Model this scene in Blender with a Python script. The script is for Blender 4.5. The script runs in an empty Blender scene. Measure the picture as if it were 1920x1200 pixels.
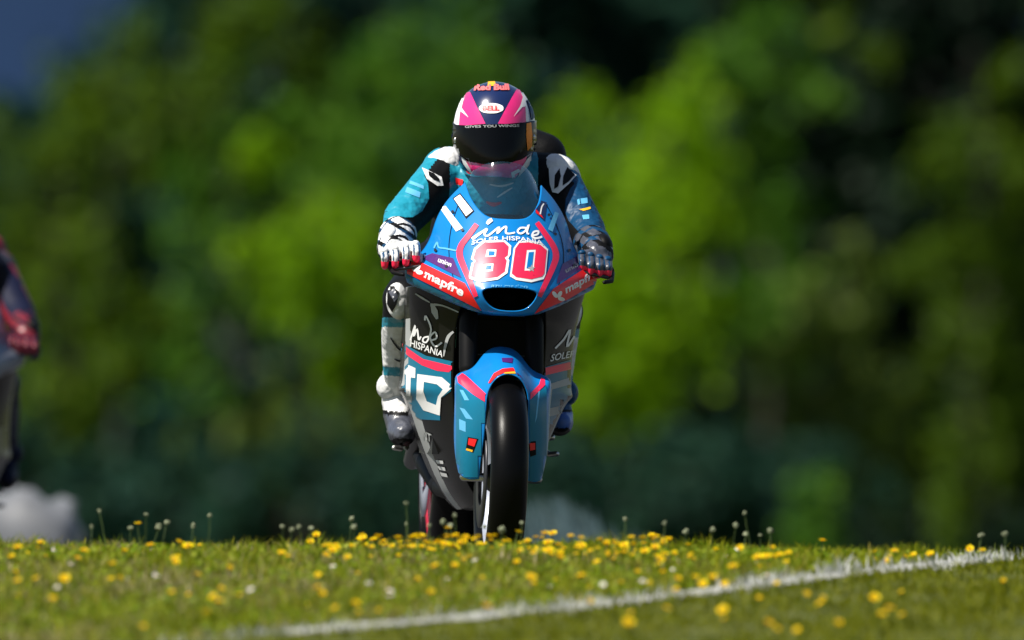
import bpy, bmesh, math, random
import numpy as np
from mathutils import Vector, Matrix, Euler
from mathutils.bvhtree import BVHTree
from mathutils.geometry import tessellate_polygon

R = math.radians
random.seed(7)
rng = np.random.default_rng(11)
scene = bpy.context.scene
COL = scene.collection

# ------------------------------------------------------------------ camera
LENS = 595.0
K = 1920 * LENS / 36.0                       # photo pixels per unit of tangent
CAM = Vector((0, 0, 0.9))
PITCH = math.atan((600 - 518) / K)
cd = bpy.data.cameras.new('camera'); cam = bpy.data.objects.new('camera', cd); COL.objects.link(cam)
cam.location = CAM; cam.rotation_euler = (R(90) - PITCH, 0, 0)
cd.lens = LENS; cd.sensor_width = 36; cd.clip_start = 1; cd.clip_end = 5000
cd.dof.use_dof = True; cd.dof.focus_distance = 50.0; cd.dof.aperture_fstop = 3.8
scene.camera = cam
CAMROT = Euler(cam.rotation_euler).to_matrix()

# ------------------------------------------------------------------ light
SUN_EL, SUN_AZ = R(54), R(-61)               # azimuth from the view axis back to the camera, minus = image left
w = bpy.data.worlds.new('World'); scene.world = w; w.use_nodes = True
nt = w.node_tree
sky = nt.nodes.new('ShaderNodeTexSky'); sky.sky_type = 'NISHITA'; sky.sun_disc = False
to_sun = Vector((math.sin(SUN_AZ) * math.cos(SUN_EL), -math.cos(SUN_AZ) * math.cos(SUN_EL), math.sin(SUN_EL)))
sky.sun_elevation = SUN_EL; sky.sun_rotation = math.atan2(to_sun.x, to_sun.y)
nt.links.new(sky.outputs[0], nt.nodes['Background'].inputs[0])
nt.nodes['Background'].inputs[1].default_value = 0.055
sl = bpy.data.lights.new('sun', 'SUN'); so = bpy.data.objects.new('sun', sl); COL.objects.link(so)
sl.energy = 5.0; sl.angle = R(0.5); sl.color = (1, 0.95, 0.86)
so.rotation_euler = to_sun.to_track_quat('Z', 'Y').to_euler()
scene.view_settings.view_transform = 'Standard'; scene.view_settings.look = 'None'
scene.view_settings.exposure = 0.68; scene.view_settings.gamma = 1.0

# ------------------------------------------------------------------ helpers
def ray(px, py):
    return (CAMROT @ Vector(((px - 960) / K, (600 - py) / K, -1))).normalized()

def link(o, parent=None):
    COL.objects.link(o)
    if parent is not None: o.parent = parent
    return o

def tag(o, label=None, cat=None, group=None, kind=None):
    for k, v in (('label', label), ('category', cat), ('group', group), ('kind', kind)):
        if v: o[k] = v
    return o

def empty(name, loc, rot=(0, 0, 0)):
    o = bpy.data.objects.new(name, None); o.location = loc; o.rotation_euler = rot
    o.empty_display_size = 0.2
    return link(o)

def mesh_obj(name, verts, faces, mat=None, parent=None, smooth=True):
    me = bpy.data.meshes.new(name); me.from_pydata([tuple(v) for v in verts], [], faces); me.update()
    if mat:
        for m in (mat if isinstance(mat, (list, tuple)) else [mat]): me.materials.append(m)
    if smooth: me.polygons.foreach_set('use_smooth', [True] * len(me.polygons))
    return link(bpy.data.objects.new(name, me), parent)

def bm_obj(name, bm, mat=None, parent=None, smooth=True):
    me = bpy.data.meshes.new(name); bm.to_mesh(me); bm.free()
    if mat:
        for m in (mat if isinstance(mat, (list, tuple)) else [mat]): me.materials.append(m)
    if smooth: me.polygons.foreach_set('use_smooth', [True] * len(me.polygons))
    return link(bpy.data.objects.new(name, me), parent)

def bake(o):
    dg = bpy.context.evaluated_depsgraph_get()
    me = bpy.data.meshes.new_from_object(o.evaluated_get(dg))
    o.modifiers.clear(); old = o.data; o.data = me; me.name = o.name
    bpy.data.meshes.remove(old)
    return o

def bvh_of(o):
    me = o.data
    return BVHTree.FromPolygons([v.co.copy() for v in me.vertices], [tuple(p.vertices) for p in me.polygons])

def fast_mesh(name, verts, faces_n, loops, mats, parent=None):
    """verts (N,3), loops flat index array, faces_n verts per face (constant)"""
    me = bpy.data.meshes.new(name)
    nf = len(loops) // faces_n
    me.vertices.add(len(verts)); me.vertices.foreach_set('co', np.asarray(verts, dtype=np.float32).ravel())
    me.loops.add(len(loops)); me.loops.foreach_set('vertex_index', np.asarray(loops, dtype=np.int32))
    me.polygons.add(nf); me.polygons.foreach_set('loop_start', np.arange(0, nf * faces_n, faces_n, dtype=np.int32))
    me.update(calc_edges=True); me.validate()
    for m in mats: me.materials.append(m)
    return link(bpy.data.objects.new(name, me), parent)

# ------------------------------------------------------------------ materials
def lin(c): return tuple(((x / 255) / 12.92 if x / 255 <= 0.04045 else ((x / 255 + 0.055) / 1.055) ** 2.4) for x in c)

def mat(name, col, rough=0.45, metal=0.0, coat=0.0, var=0.12, nscale=30.0, bump=0.0, bscale=200.0, spec=0.5, bdist=0.002):
    m = bpy.data.materials.new(name); m.use_nodes = True
    n = m.node_tree.nodes; l = m.node_tree.links; b = n['Principled BSDF']
    tc = n.new('ShaderNodeTexCoord'); no = n.new('ShaderNodeTexNoise'); no.inputs['Scale'].default_value = nscale
    no.inputs['Detail'].default_value = 4
    l.new(tc.outputs['Object'], no.inputs['Vector'])
    mx = n.new('ShaderNodeMix'); mx.data_type = 'RGBA'
    mx.inputs['A'].default_value = (*[c * (1 - var) for c in col], 1); mx.inputs['B'].default_value = (*[min(1, c * (1 + var)) for c in col], 1)
    l.new(no.outputs['Fac'], mx.inputs['Factor']); l.new(mx.outputs['Result'], b.inputs['Base Color'])
    b.inputs['Roughness'].default_value = rough; b.inputs['Metallic'].default_value = metal
    b.inputs['Specular IOR Level'].default_value = spec
    if coat: b.inputs['Coat Weight'].default_value = coat; b.inputs['Coat Roughness'].default_value = 0.06
    if bump:
        n2 = n.new('ShaderNodeTexNoise'); n2.inputs['Scale'].default_value = bscale; l.new(tc.outputs['Object'], n2.inputs['Vector'])
        bp = n.new('ShaderNodeBump'); bp.inputs['Strength'].default_value = bump; bp.inputs['Distance'].default_value = bdist
        l.new(n2.outputs['Fac'], bp.inputs['Height']); l.new(bp.outputs['Normal'], b.inputs['Normal'])
    return m

def leaf_mat(name, stops, rough=0.55, trans=0.35, ttint=(1.0, 1.0, 0.45)):
    """foliage: colour picked per leaf from a ramp, part of the light passes through"""
    m = bpy.data.materials.new(name); m.use_nodes = True
    n = m.node_tree.nodes; l = m.node_tree.links; b = n['Principled BSDF']; out = n['Material Output']
    g = n.new('ShaderNodeNewGeometry'); cr = n.new('ShaderNodeValToRGB')
    els = cr.color_ramp.elements
    while len(els) < len(stops): els.new(0.5)
    for e, (p, c) in zip(els, stops): e.position = p; e.color = (*c, 1)
    l.new(g.outputs['Random Per Island'], cr.inputs['Fac']); l.new(cr.outputs['Color'], b.inputs['Base Color'])
    b.inputs['Roughness'].default_value = rough; b.inputs['Specular IOR Level'].default_value = 0.12
    t = n.new('ShaderNodeBsdfTranslucent'); mm = n.new('ShaderNodeMix'); mm.data_type = 'RGBA'; mm.blend_type = 'MULTIPLY'
    mm.inputs['Factor'].default_value = 1; mm.inputs['B'].default_value = (*ttint, 1)
    l.new(cr.outputs['Color'], mm.inputs['A']); l.new(mm.outputs['Result'], t.inputs['Color'])
    ms = n.new('ShaderNodeMixShader'); ms.inputs[0].default_value = trans
    l.new(b.outputs[0], ms.inputs[1]); l.new(t.outputs[0], ms.inputs[2]); l.new(ms.outputs[0], out.inputs['Surface'])
    return m

M = {}
M['blue'] = mat('blue_paint', (0.004, 0.175, 0.50), 0.32, coat=0.22, var=0.06, spec=0.25)
M['teal'] = mat('teal_paint', (0.004, 0.145, 0.25), 0.32, coat=0.2, var=0.06, spec=0.25)
M['carbon'] = mat('black_carbon', (0.005, 0.0048, 0.0045), 0.26, coat=0.0, spec=0.22)
M['black'] = mat('black_matte', (0.004, 0.004, 0.0045), 0.55, spec=0.12)
M['pink'] = mat('pink_vinyl', (0.85, 0.018, 0.075), 0.4, coat=0.12, var=0.04)
M['red'] = mat('red_vinyl', (0.80, 0.010, 0.012), 0.4, coat=0.12, var=0.04)
M['white'] = mat('white_vinyl', (0.78, 0.78, 0.78), 0.4, coat=0.3, var=0.03)
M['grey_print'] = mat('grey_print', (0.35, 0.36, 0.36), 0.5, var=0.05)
M['pale_blue'] = mat('pale_blue_print', (0.10, 0.38, 0.62), 0.45, var=0.05)
M['purple'] = mat('purple_vinyl', (0.075, 0.012, 0.14), 0.4, coat=0.3, var=0.05)
M['yellow'] = mat('yellow_vinyl', (0.8, 0.42, 0.02), 0.4, var=0.05)
M['navy'] = mat('navy_paint', (0.006, 0.016, 0.075), 0.22, coat=1.0, var=0.06)
M['hot_pink'] = mat('hot_pink_paint', (0.80, 0.022, 0.20), 0.3, coat=1.0, var=0.05)
M['visor'] = mat('visor_black', (0.002, 0.002, 0.002), 0.10, var=0.02, spec=0.16)
M['gold'] = mat('visor_gold', (0.55, 0.16, 0.01), 0.25, metal=0.7, var=0.15)
M['rubber'] = mat('tyre_rubber', (0.002, 0.002, 0.0022), 0.33, bump=0.12, bscale=400, spec=0.11)
M['sidewall'] = mat('tyre_sidewall', (0.05, 0.05, 0.055), 0.5)
M['metal'] = mat('brushed_metal', (0.55, 0.54, 0.52), 0.32, metal=1.0)
M['dark_metal'] = mat('dark_metal', (0.06, 0.06, 0.065), 0.4, metal=0.8)
M['alloy'] = mat('pale_glare', (0.40, 0.43, 0.52), 0.4, metal=0.3)
M['leather_black'] = mat('black_leather', (0.004, 0.004, 0.0045), 0.55, bump=0.4, bscale=120, spec=0.12)
M['leather_teal'] = mat('teal_leather', (0.012, 0.24, 0.34), 0.36, bump=1.0, bscale=20, bdist=0.018, spec=0.4, var=0.15)
M['leather_blue_shade'] = mat('blue_leather', (0.004, 0.045, 0.115), 0.45, bump=1.0, bscale=20, bdist=0.018, spec=0.2, var=0.15)  # blue parts, and the right sleeve with its shade put into the colour
M['leather_white'] = mat('white_leather', (0.66, 0.66, 0.66), 0.5, bump=1.0, bscale=20, bdist=0.018, var=0.1)
M['leather_grey'] = mat('silver_leather', (0.06, 0.065, 0.085), 0.32, bump=1.0, bscale=20, bdist=0.018, var=0.3)  # silver parts, and the right glove with its shade put into the colour

def screen_material():
    m = bpy.data.materials.new('windscreen_clear'); m.use_nodes = True
    n = m.node_tree.nodes; l = m.node_tree.links; out = n['Material Output']; n.remove(n['Principled BSDF'])
    t = n.new('ShaderNodeBsdfTransparent'); g = n.new('ShaderNodeBsdfGlossy'); g.inputs['Roughness'].default_value = 0.05
    no = n.new('ShaderNodeTexNoise'); no.inputs['Scale'].default_value = 12
    mx = n.new('ShaderNodeMix'); mx.data_type = 'RGBA'
    mx.inputs['A'].default_value = (0.86, 0.92, 0.95, 1); mx.inputs['B'].default_value = (0.92, 0.96, 0.98, 1)
    l.new(no.outputs['Fac'], mx.inputs['Factor']); l.new(mx.outputs['Result'], t.inputs['Color'])
    lw = n.new('ShaderNodeLayerWeight'); lw.inputs['Blend'].default_value = .5       # Schlick curve, the same from both sides of the sheet
    pw = n.new('ShaderNodeMath'); pw.operation = 'POWER'; pw.inputs[1].default_value = 4.5; l.new(lw.outputs['Facing'], pw.inputs[0])
    f = n.new('ShaderNodeMath'); f.operation = 'MULTIPLY_ADD'; f.inputs[1].default_value = .9; f.inputs[2].default_value = .075; l.new(pw.outputs[0], f.inputs[0])
    ms = n.new('ShaderNodeMixShader'); l.new(f.outputs[0], ms.inputs[0]); l.new(t.outputs[0], ms.inputs[1]); l.new(g.outputs[0], ms.inputs[2])
    df = n.new('ShaderNodeBsdfTranslucent'); df.inputs['Color'].default_value = (.18, .52, .68, 1)
    d2_ = n.new('ShaderNodeBsdfDiffuse'); d2_.inputs['Color'].default_value = (.05, .26, .38, 1)
    hz = n.new('ShaderNodeMixShader'); hz.inputs[0].default_value = .5; l.new(df.outputs[0], hz.inputs[1]); l.new(d2_.outputs[0], hz.inputs[2])
    m2 = n.new('ShaderNodeMixShader'); m2.inputs[0].default_value = .025; l.new(ms.outputs[0], m2.inputs[1]); l.new(hz.outputs[0], m2.inputs[2])
    l.new(m2.outputs[0], out.inputs['Surface'])
    return m
M['screen'] = screen_material()

# ------------------------------------------------------------------ terrain
YP = [-60, 0, 25, 38, 41, 44, 45.8, 46.8, 47.5, 48.4, 49, 53, 58, 70, 90, 120, 150, 200, 400, 900, 4000]
ZP = [-0.9, -0.7, -0.35, -0.08, 0.012, 0.090, 0.124, 0.132, 0.118, 0.05, 0.0, 0.0, -0.24, -0.8, -1.7, -3.0, -4.0, -4.6, -5.5, -7, -10]
_ty = np.arange(-60, 4000.1, 0.1); _tz = np.interp(_ty, YP, ZP)
_k = np.exp(-0.5 * (np.arange(-9, 10) / 3.5) ** 2); _k /= _k.sum()
_tz = np.convolve(np.pad(_tz, 9, mode='edge'), _k, mode='valid')
def hgt(x, y):
    x = np.asarray(x, dtype=float); y = np.asarray(y, dtype=float)
    z = np.interp(y, _ty, _tz)
    near = np.exp(-((y - 45.5) / 2.6) ** 2)
    z = z - near * 0.034 * (1 / (1 + np.exp(-(x - 0.75) * 3.2)) - 0.25)
    return z + near * 0.006 * np.sin(x * 3.1 + y * 0.7)
def ground_hit(px, py):
    d = ray(px, py); t0 = 30.0
    ts = np.arange(30, 48.2, 0.02) / d.y
    zz = CAM.z + d.z * ts; xx = d.x * ts; yy = d.y * ts
    below = np.nonzero(zz <= hgt(xx, yy))[0]
    if len(below) == 0: return None
    i = below[0]
    return Vector((xx[i], yy[i], float(hgt(xx[i], yy[i]))))

def ground_material():
    m = bpy.data.materials.new('verge_soil'); m.use_nodes = True
    n = m.node_tree.nodes; l = m.node_tree.links; b = n['Principled BSDF']
    tc = n.new('ShaderNodeTexCoord'); no = n.new('ShaderNodeTexNoise'); no.inputs['Scale'].default_value = 3; no.inputs['Detail'].default_value = 8
    l.new(tc.outputs['Object'], no.inputs['Vector']); cr = n.new('ShaderNodeValToRGB')
    cr.color_ramp.elements[0].position = 0.35; cr.color_ramp.elements[0].color = (0.040, 0.055, 0.003, 1)
    cr.color_ramp.elements[1].position = 0.7; cr.color_ramp.elements[1].color = (0.090, 0.095, 0.010, 1)
    l.new(no.outputs['Fac'], cr.inputs['Fac']); l.new(cr.outputs['Color'], b.inputs['Base Color']); b.inputs['Roughness'].default_value = 0.95
    return m
gx = np.concatenate([-np.geomspace(1500, 8, 22), np.arange(-7, 7.01, 0.35), np.geomspace(8, 1500, 22)])
gy = np.concatenate([np.linspace(-60, 30, 20), np.arange(31, 56, 0.3), np.geomspace(56, 3500, 60)])
XX, YY = np.meshgrid(gx, gy); ZZ = hgt(XX, YY)
nx, ny = len(gx), len(gy)
fa = [(j * nx + i, j * nx + i + 1, (j + 1) * nx + i + 1, (j + 1) * nx + i) for j in range(ny - 1) for i in range(nx - 1)]
ground = mesh_obj('ground', np.stack([XX.ravel(), YY.ravel(), ZZ.ravel()], 1), fa, ground_material())
tag(ground, kind='structure')

# the track bends round behind the grassy verge
cl = [Vector(p) for p in ((-9, 150), (-6, 110), (-4.5, 85), (-3.4, 70), (-1.6, 61), (3.5, 56.6), (12, 55), (30, 54.6), (60, 55))]
def catmull(P, n=12):
    out = []
    for i in range(len(P) - 1):
        p0, p1, p2, p3 = P[max(i - 1, 0)], P[i], P[i + 1], P[min(i + 2, len(P) - 1)]
        for k in range(n):
            t = k / n
            out.append(0.5 * ((2 * p1) + (p2 - p0) * t + (2 * p0 - 5 * p1 + 4 * p2 - p3) * t * t + (3 * p1 - p0 - 3 * p2 + p3) * t ** 3))
    out.append(P[-1]); return out
cp = catmull(cl); tv = []; tf = []; NW = 24
for i, p in enumerate(cp):
    t = (cp[min(i + 1, len(cp) - 1)] - cp[max(i - 1, 0)]).normalized(); nrm = Vector((t.y, -t.x))
    for k in range(NW + 1):
        q = p + nrm * ((k / NW - 0.5) * 15.0)
        if q.y < 48.95: q = Vector((q.x, 48.95 + 0.002 * k))
        tv.append((q.x, q.y, float(hgt(q.x, q.y)) + 0.004))
for i in range(len(cp) - 1):
    for k in range(NW): a = i * (NW + 1) + k; tf.append((a, a + 1, a + NW + 2, a + NW + 1))
tag(mesh_obj('track', tv, tf, mat('asphalt', (0.05, 0.05, 0.052), 0.85, var=0.3, nscale=40, bump=0.5, bscale=90)), kind='structure')
TRACK_Z = 0.004

# ------------------------------------------------------------------ bike frame: local x image-right, y to the rear, z up
YAW, LEAN = R(5.5), R(2.2)
ROOT = Vector(((932 - 960) / K * 50, 50.0, float(hgt(-0.044, 50)) + TRACK_Z))
MB = Matrix.Translation(ROOT) @ Euler((0, LEAN, YAW)).to_matrix().to_4x4(); MBI = MB.inverted()
CAML = MBI @ CAM; ROTI = MBI.to_3x3()
def P(px, py, y):
    """photo pixel + depth along the bike -> bike-local point"""
    d = ROTI @ ray(px, py); t = (y - CAML.y) / d.y
    return CAML + d * t
def to_px(p):
    q = MB @ Vector(p); q = CAMROT.transposed() @ (q - CAM)
    return (960 + K * q.x / -q.z, 600 - K * q.y / -q.z)

def project_tris(name, pts, tris, bvh, mt, parent, off, cell, jump=0.06, thick=0):
    bm = bmesh.new()
    vs = [bm.verts.new((p[0], p[1], 0)) for p in pts]
    for t in tris:
        try: bm.faces.new([vs[i] for i in t])
        except ValueError: pass
    xs = [p[0] for p in pts]; ys = [p[1] for p in pts]
    for ax, lo, hi in ((0, min(xs), max(xs)), (1, min(ys), max(ys))):
        n = int((hi - lo) / cell)
        for k in range(1, n + 1):
            co = [0, 0, 0]; co[ax] = lo + (hi - lo) * k / (n + 1); no = [0, 0, 0]; no[ax] = 1
            bmesh.ops.bisect_plane(bm, geom=bm.verts[:] + bm.edges[:] + bm.faces[:], plane_co=co, plane_no=no)
    bmesh.ops.triangulate(bm, faces=bm.faces[:])
    bad = []
    for v in bm.verts:
        d = ROTI @ ray(v.co.x, v.co.y)
        loc, no, idx, dist = bvh.ray_cast(CAML, d)
        if loc is None: bad.append(v); continue
        if no.dot(d) > 0: no = -no
        v.co = loc + no * (off + .0006)
    bmesh.ops.delete(bm, geom=bad, context='VERTS')
    fx = [f for f in bm.faces if max(v.co.y for v in f.verts) - min(v.co.y for v in f.verts) > jump]
    bmesh.ops.delete(bm, geom=fx, context='FACES')
    for f in bm.faces:
        if f.normal.dot(CAML - f.calc_center_median()) < 0: f.normal_flip()
    bm.normal_update()
    for f in bm.faces:
        if f.normal.dot(CAML - f.calc_center_median()) < 0: f.normal_flip()
    o = bm_obj(name, bm, mt, parent)
    return o

def decal(name, parent, bvh, loops, mt, off=0.0015, cell=7, **kw):
    """flat graphic: closed pixel loops (holes allowed) laid on the surface"""
    if not isinstance(loops[0][0], (tuple, list)): loops = [loops]
    L = [[Vector((x, y, 0)) for x, y in lp] for lp in loops]
    tris = tessellate_polygon(L); pts = [(v.x, v.y) for lp in L for v in lp]
    return project_tris(name, pts, tris, bvh, mt, parent, off, cell, **kw)

def ribbon_loop(poly, wd):
    pts = [Vector(p) for p in poly]; Lh = []; Rh = []
    for i, p in enumerate(pts):
        t = (pts[min(i + 1, len(pts) - 1)] - pts[max(i - 1, 0)]).normalized(); n = Vector((-t.y, t.x))
        k = wd[i] if isinstance(wd, (list, tuple)) else wd
        Lh.append(p + n * k / 2); Rh.append(p - n * k / 2)
    return Lh, Rh
def stroke(name, parent, bvh, poly, wd, mt, off=0.0015, smooth=4, cell=9):
    pp = [tuple(v) for v in catmull([Vector(p) for p in poly], smooth)] if smooth else poly
    if isinstance(wd, (list, tuple)): wd = list(np.interp(np.linspace(0, 1, len(pp)), np.linspace(0, 1, len(wd)), wd))
    Lh, Rh = ribbon_loop(pp, wd); n = len(Lh); pts = [tuple(v) for v in Lh + Rh]
    tris = []
    for i in range(n - 1): tris += [(i, i + 1, n + i), (i + 1, n + i + 1, n + i)]
    return project_tris(name, pts, tris, bvh, mt, parent, off, cell)

_text_cache = {}
def text_mesh(s, bold=0.0, shear=0.0):
    key = (s, bold, shear)
    if key not in _text_cache:
        c = bpy.data.curves.new('tmp', 'FONT'); c.body = s; c.offset = bold; c.shear = shear; c.resolution_u = 3
        o = bpy.data.objects.new('tmp', c); COL.objects.link(o)
        me = bpy.data.meshes.new_from_object(o.evaluated_get(bpy.context.evaluated_depsgraph_get()))
        bm = bmesh.new(); bm.from_mesh(me); bmesh.ops.triangulate(bm, faces=bm.faces[:]); bm.verts.index_update()
        pts = [(v.co.x, v.co.y) for v in bm.verts]; tris = [tuple(v.index for v in f.verts) for f in bm.faces]
        bm.free(); bpy.data.objects.remove(o); bpy.data.curves.remove(c); bpy.data.meshes.remove(me)
        _text_cache[key] = (pts, tris)
    return _text_cache[key]
def lettering(name, parent, bvh, s, quad, mt, off=0.002, cell=9, bold=0.015, arc=0.0, shear=0.0):
    """text bent into the pixel quad (bottom-left, bottom-right, top-right, top-left)"""
    pts, tris = text_mesh(s, bold, shear)
    a = np.array(pts); lo = a.min(0); hi = a.max(0); uv = (a - lo) / (hi - lo)
    bl, br, tr, tl = [np.array(q, float) for q in quad]
    u = uv[:, :1]; v = uv[:, 1:]
    q = bl * (1 - u) * (1 - v) + br * u * (1 - v) + tr * u * v + tl * (1 - u) * v
    q[:, 1] -= arc * (1 - (2 * u[:, 0] - 1) ** 2)
    return project_tris(name, [tuple(p) for p in q], tris, bvh, mt, parent, off, cell)

def grid_mesh(name, rows, mt, parent, mirror=True, sub=4, thick=0.004, skip=(), crease=()):
    """rows of (x, z, y) from the centre outwards, mirrored; subdivided smooth sheet with thickness"""
    verts = []; faces = []; idx = {}
    def V(p):
        key = (round(p[0], 5), round(p[1], 5), round(p[2], 5))
        if key not in idx: idx[key] = len(verts); verts.append((p[0], p[2], p[1]))
        return idx[key]
    for s in ((1, -1) if mirror else (1,)):
        for i in range(len(rows) - 1):
            for j in range(min(len(rows[i]), len(rows[i + 1])) - 1):
                if (i, j) in skip: continue
                q = [rows[i][j], rows[i][j + 1], rows[i + 1][j + 1], rows[i + 1][j]]
                if any(a is None for a in q): continue
                f = [V((a[0] * s, a[1], a[2])) for a in q]
                if s < 0: f.reverse()
                if len(set(f)) >= 3: faces.append(tuple(dict.fromkeys(f)))
    o = mesh_obj(name, verts, faces, mt, parent)
    sb = o.modifiers.new('s', 'SUBSURF'); sb.levels = sub; sb.render_levels = sub; sb.boundary_smooth = 'PRESERVE_CORNERS'
    bake(o)
    bm = bmesh.new(); bm.from_mesh(o.data); bmesh.ops.recalc_face_normals(bm, faces=bm.faces[:])
    fr = min(bm.faces, key=lambda f: f.calc_center_median().y)
    if fr.normal.y > 0: bmesh.ops.reverse_faces(bm, faces=bm.faces[:])
    bm.to_mesh(o.data); bm.free()
    o['_bvh'] = 0
    b = bvh_of(o)
    so_ = o.modifiers.new('t', 'SOLIDIFY'); so_.thickness = thick; so_.offset = -1
    bake(o); del o['_bvh']
    o.data.polygons.foreach_set('use_smooth', [True] * len(o.data.polygons))
    return o, b

def lathe_x(name, prof, c, mt, parent, seg=64):
    vs = []; fs = []; n = len(prof)
    for k in range(seg):
        a = 2 * math.pi * k / seg
        for x, r in prof: vs.append((c[0] + x, c[1] + r * math.sin(a), c[2] + r * math.cos(a)))
    for k in range(seg):
        for i in range(n - 1):
            a, b = k * n + i, ((k + 1) % seg) * n + i
            fs.append((a, a + 1, b + 1, b))
    return mesh_obj(name, vs, fs, mt, parent)

def capsule(bm, p0, r0, p1, r1, seg=16, cap=5):
    p0, p1 = Vector(p0), Vector(p1); d = p1 - p0; L = d.length or 1e-6
    q = (d / L).to_track_quat('Z', 'Y'); rings = []
    for k in range(cap + 1):
        a = -math.pi / 2 + k / cap * math.pi / 2; rings.append((p0, r0, a))
    for k in range(cap + 1):
        a = k / cap * math.pi / 2; rings.append((p1, r1, a))
    prev = None
    for c, r, a in rings:
        ring = [bm.verts.new(c + q @ Vector((r * math.cos(a) * math.cos(t), r * math.cos(a) * math.sin(t), r * math.sin(a))))
                for t in [2 * math.pi * i / seg for i in range(seg)]]
        if prev:
            for i in range(seg): bm.faces.new((prev[i], prev[(i + 1) % seg], ring[(i + 1) % seg], ring[i]))
        else: bm.faces.new(list(reversed(ring)))
        prev = ring
    bm.faces.new(prev)
def ellipsoid(bm, c, r, rot=(0, 0, 0)):
    bmesh.ops.create_icosphere(bm, subdivisions=3, radius=1, matrix=Matrix.Translation(c) @ Euler(rot).to_matrix().to_4x4() @ Matrix.Diagonal((*r, 1)))
def remesh(name, bm, mt, parent, voxel=0.007, smooth=6):
    o = bm_obj(name, bm, mt, parent)
    m = o.modifiers.new('r', 'REMESH'); m.mode = 'VOXEL'; m.voxel_size = voxel; m.use_smooth_shade = True
    s = o.modifiers.new('s', 'SMOOTH'); s.factor = 0.5; s.iterations = smooth
    bake(o); o.data.polygons.foreach_set('use_smooth', [True] * len(o.data.polygons))
    return o
def tubes(name, segs, mt, parent, seg=12):
    bm = bmesh.new()
    for a in segs: capsule(bm, *a, seg=seg, cap=3)
    return bm_obj(name, bm, mt, parent)
def box_obj(name, c, s, mt, parent, bev=0.006, rot=(0, 0, 0)):
    bm = bmesh.new(); bmesh.ops.create_cube(bm, size=1, matrix=Matrix.Translation(c) @ Euler(rot).to_matrix().to_4x4() @ Matrix.Diagonal((*s, 1)))
    if bev: bmesh.ops.bevel(bm, geom=bm.edges[:], offset=bev, segments=2, affect='EDGES')
    return bm_obj(name, bm, mt, parent, smooth=False)

# pixel helpers for the enlarged crops used to trace graphics
def crop(ox, oy, s): return lambda pts: [(ox + x / s, oy + y / s) for x, y in pts]
cF = crop(740, 380, 4.615); cH = crop(800, 120, 3.75); cL = crop(690, 500, 4.285); cM = crop(840, 580, 3.748); cB = crop(690, 700, 3.53)

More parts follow.
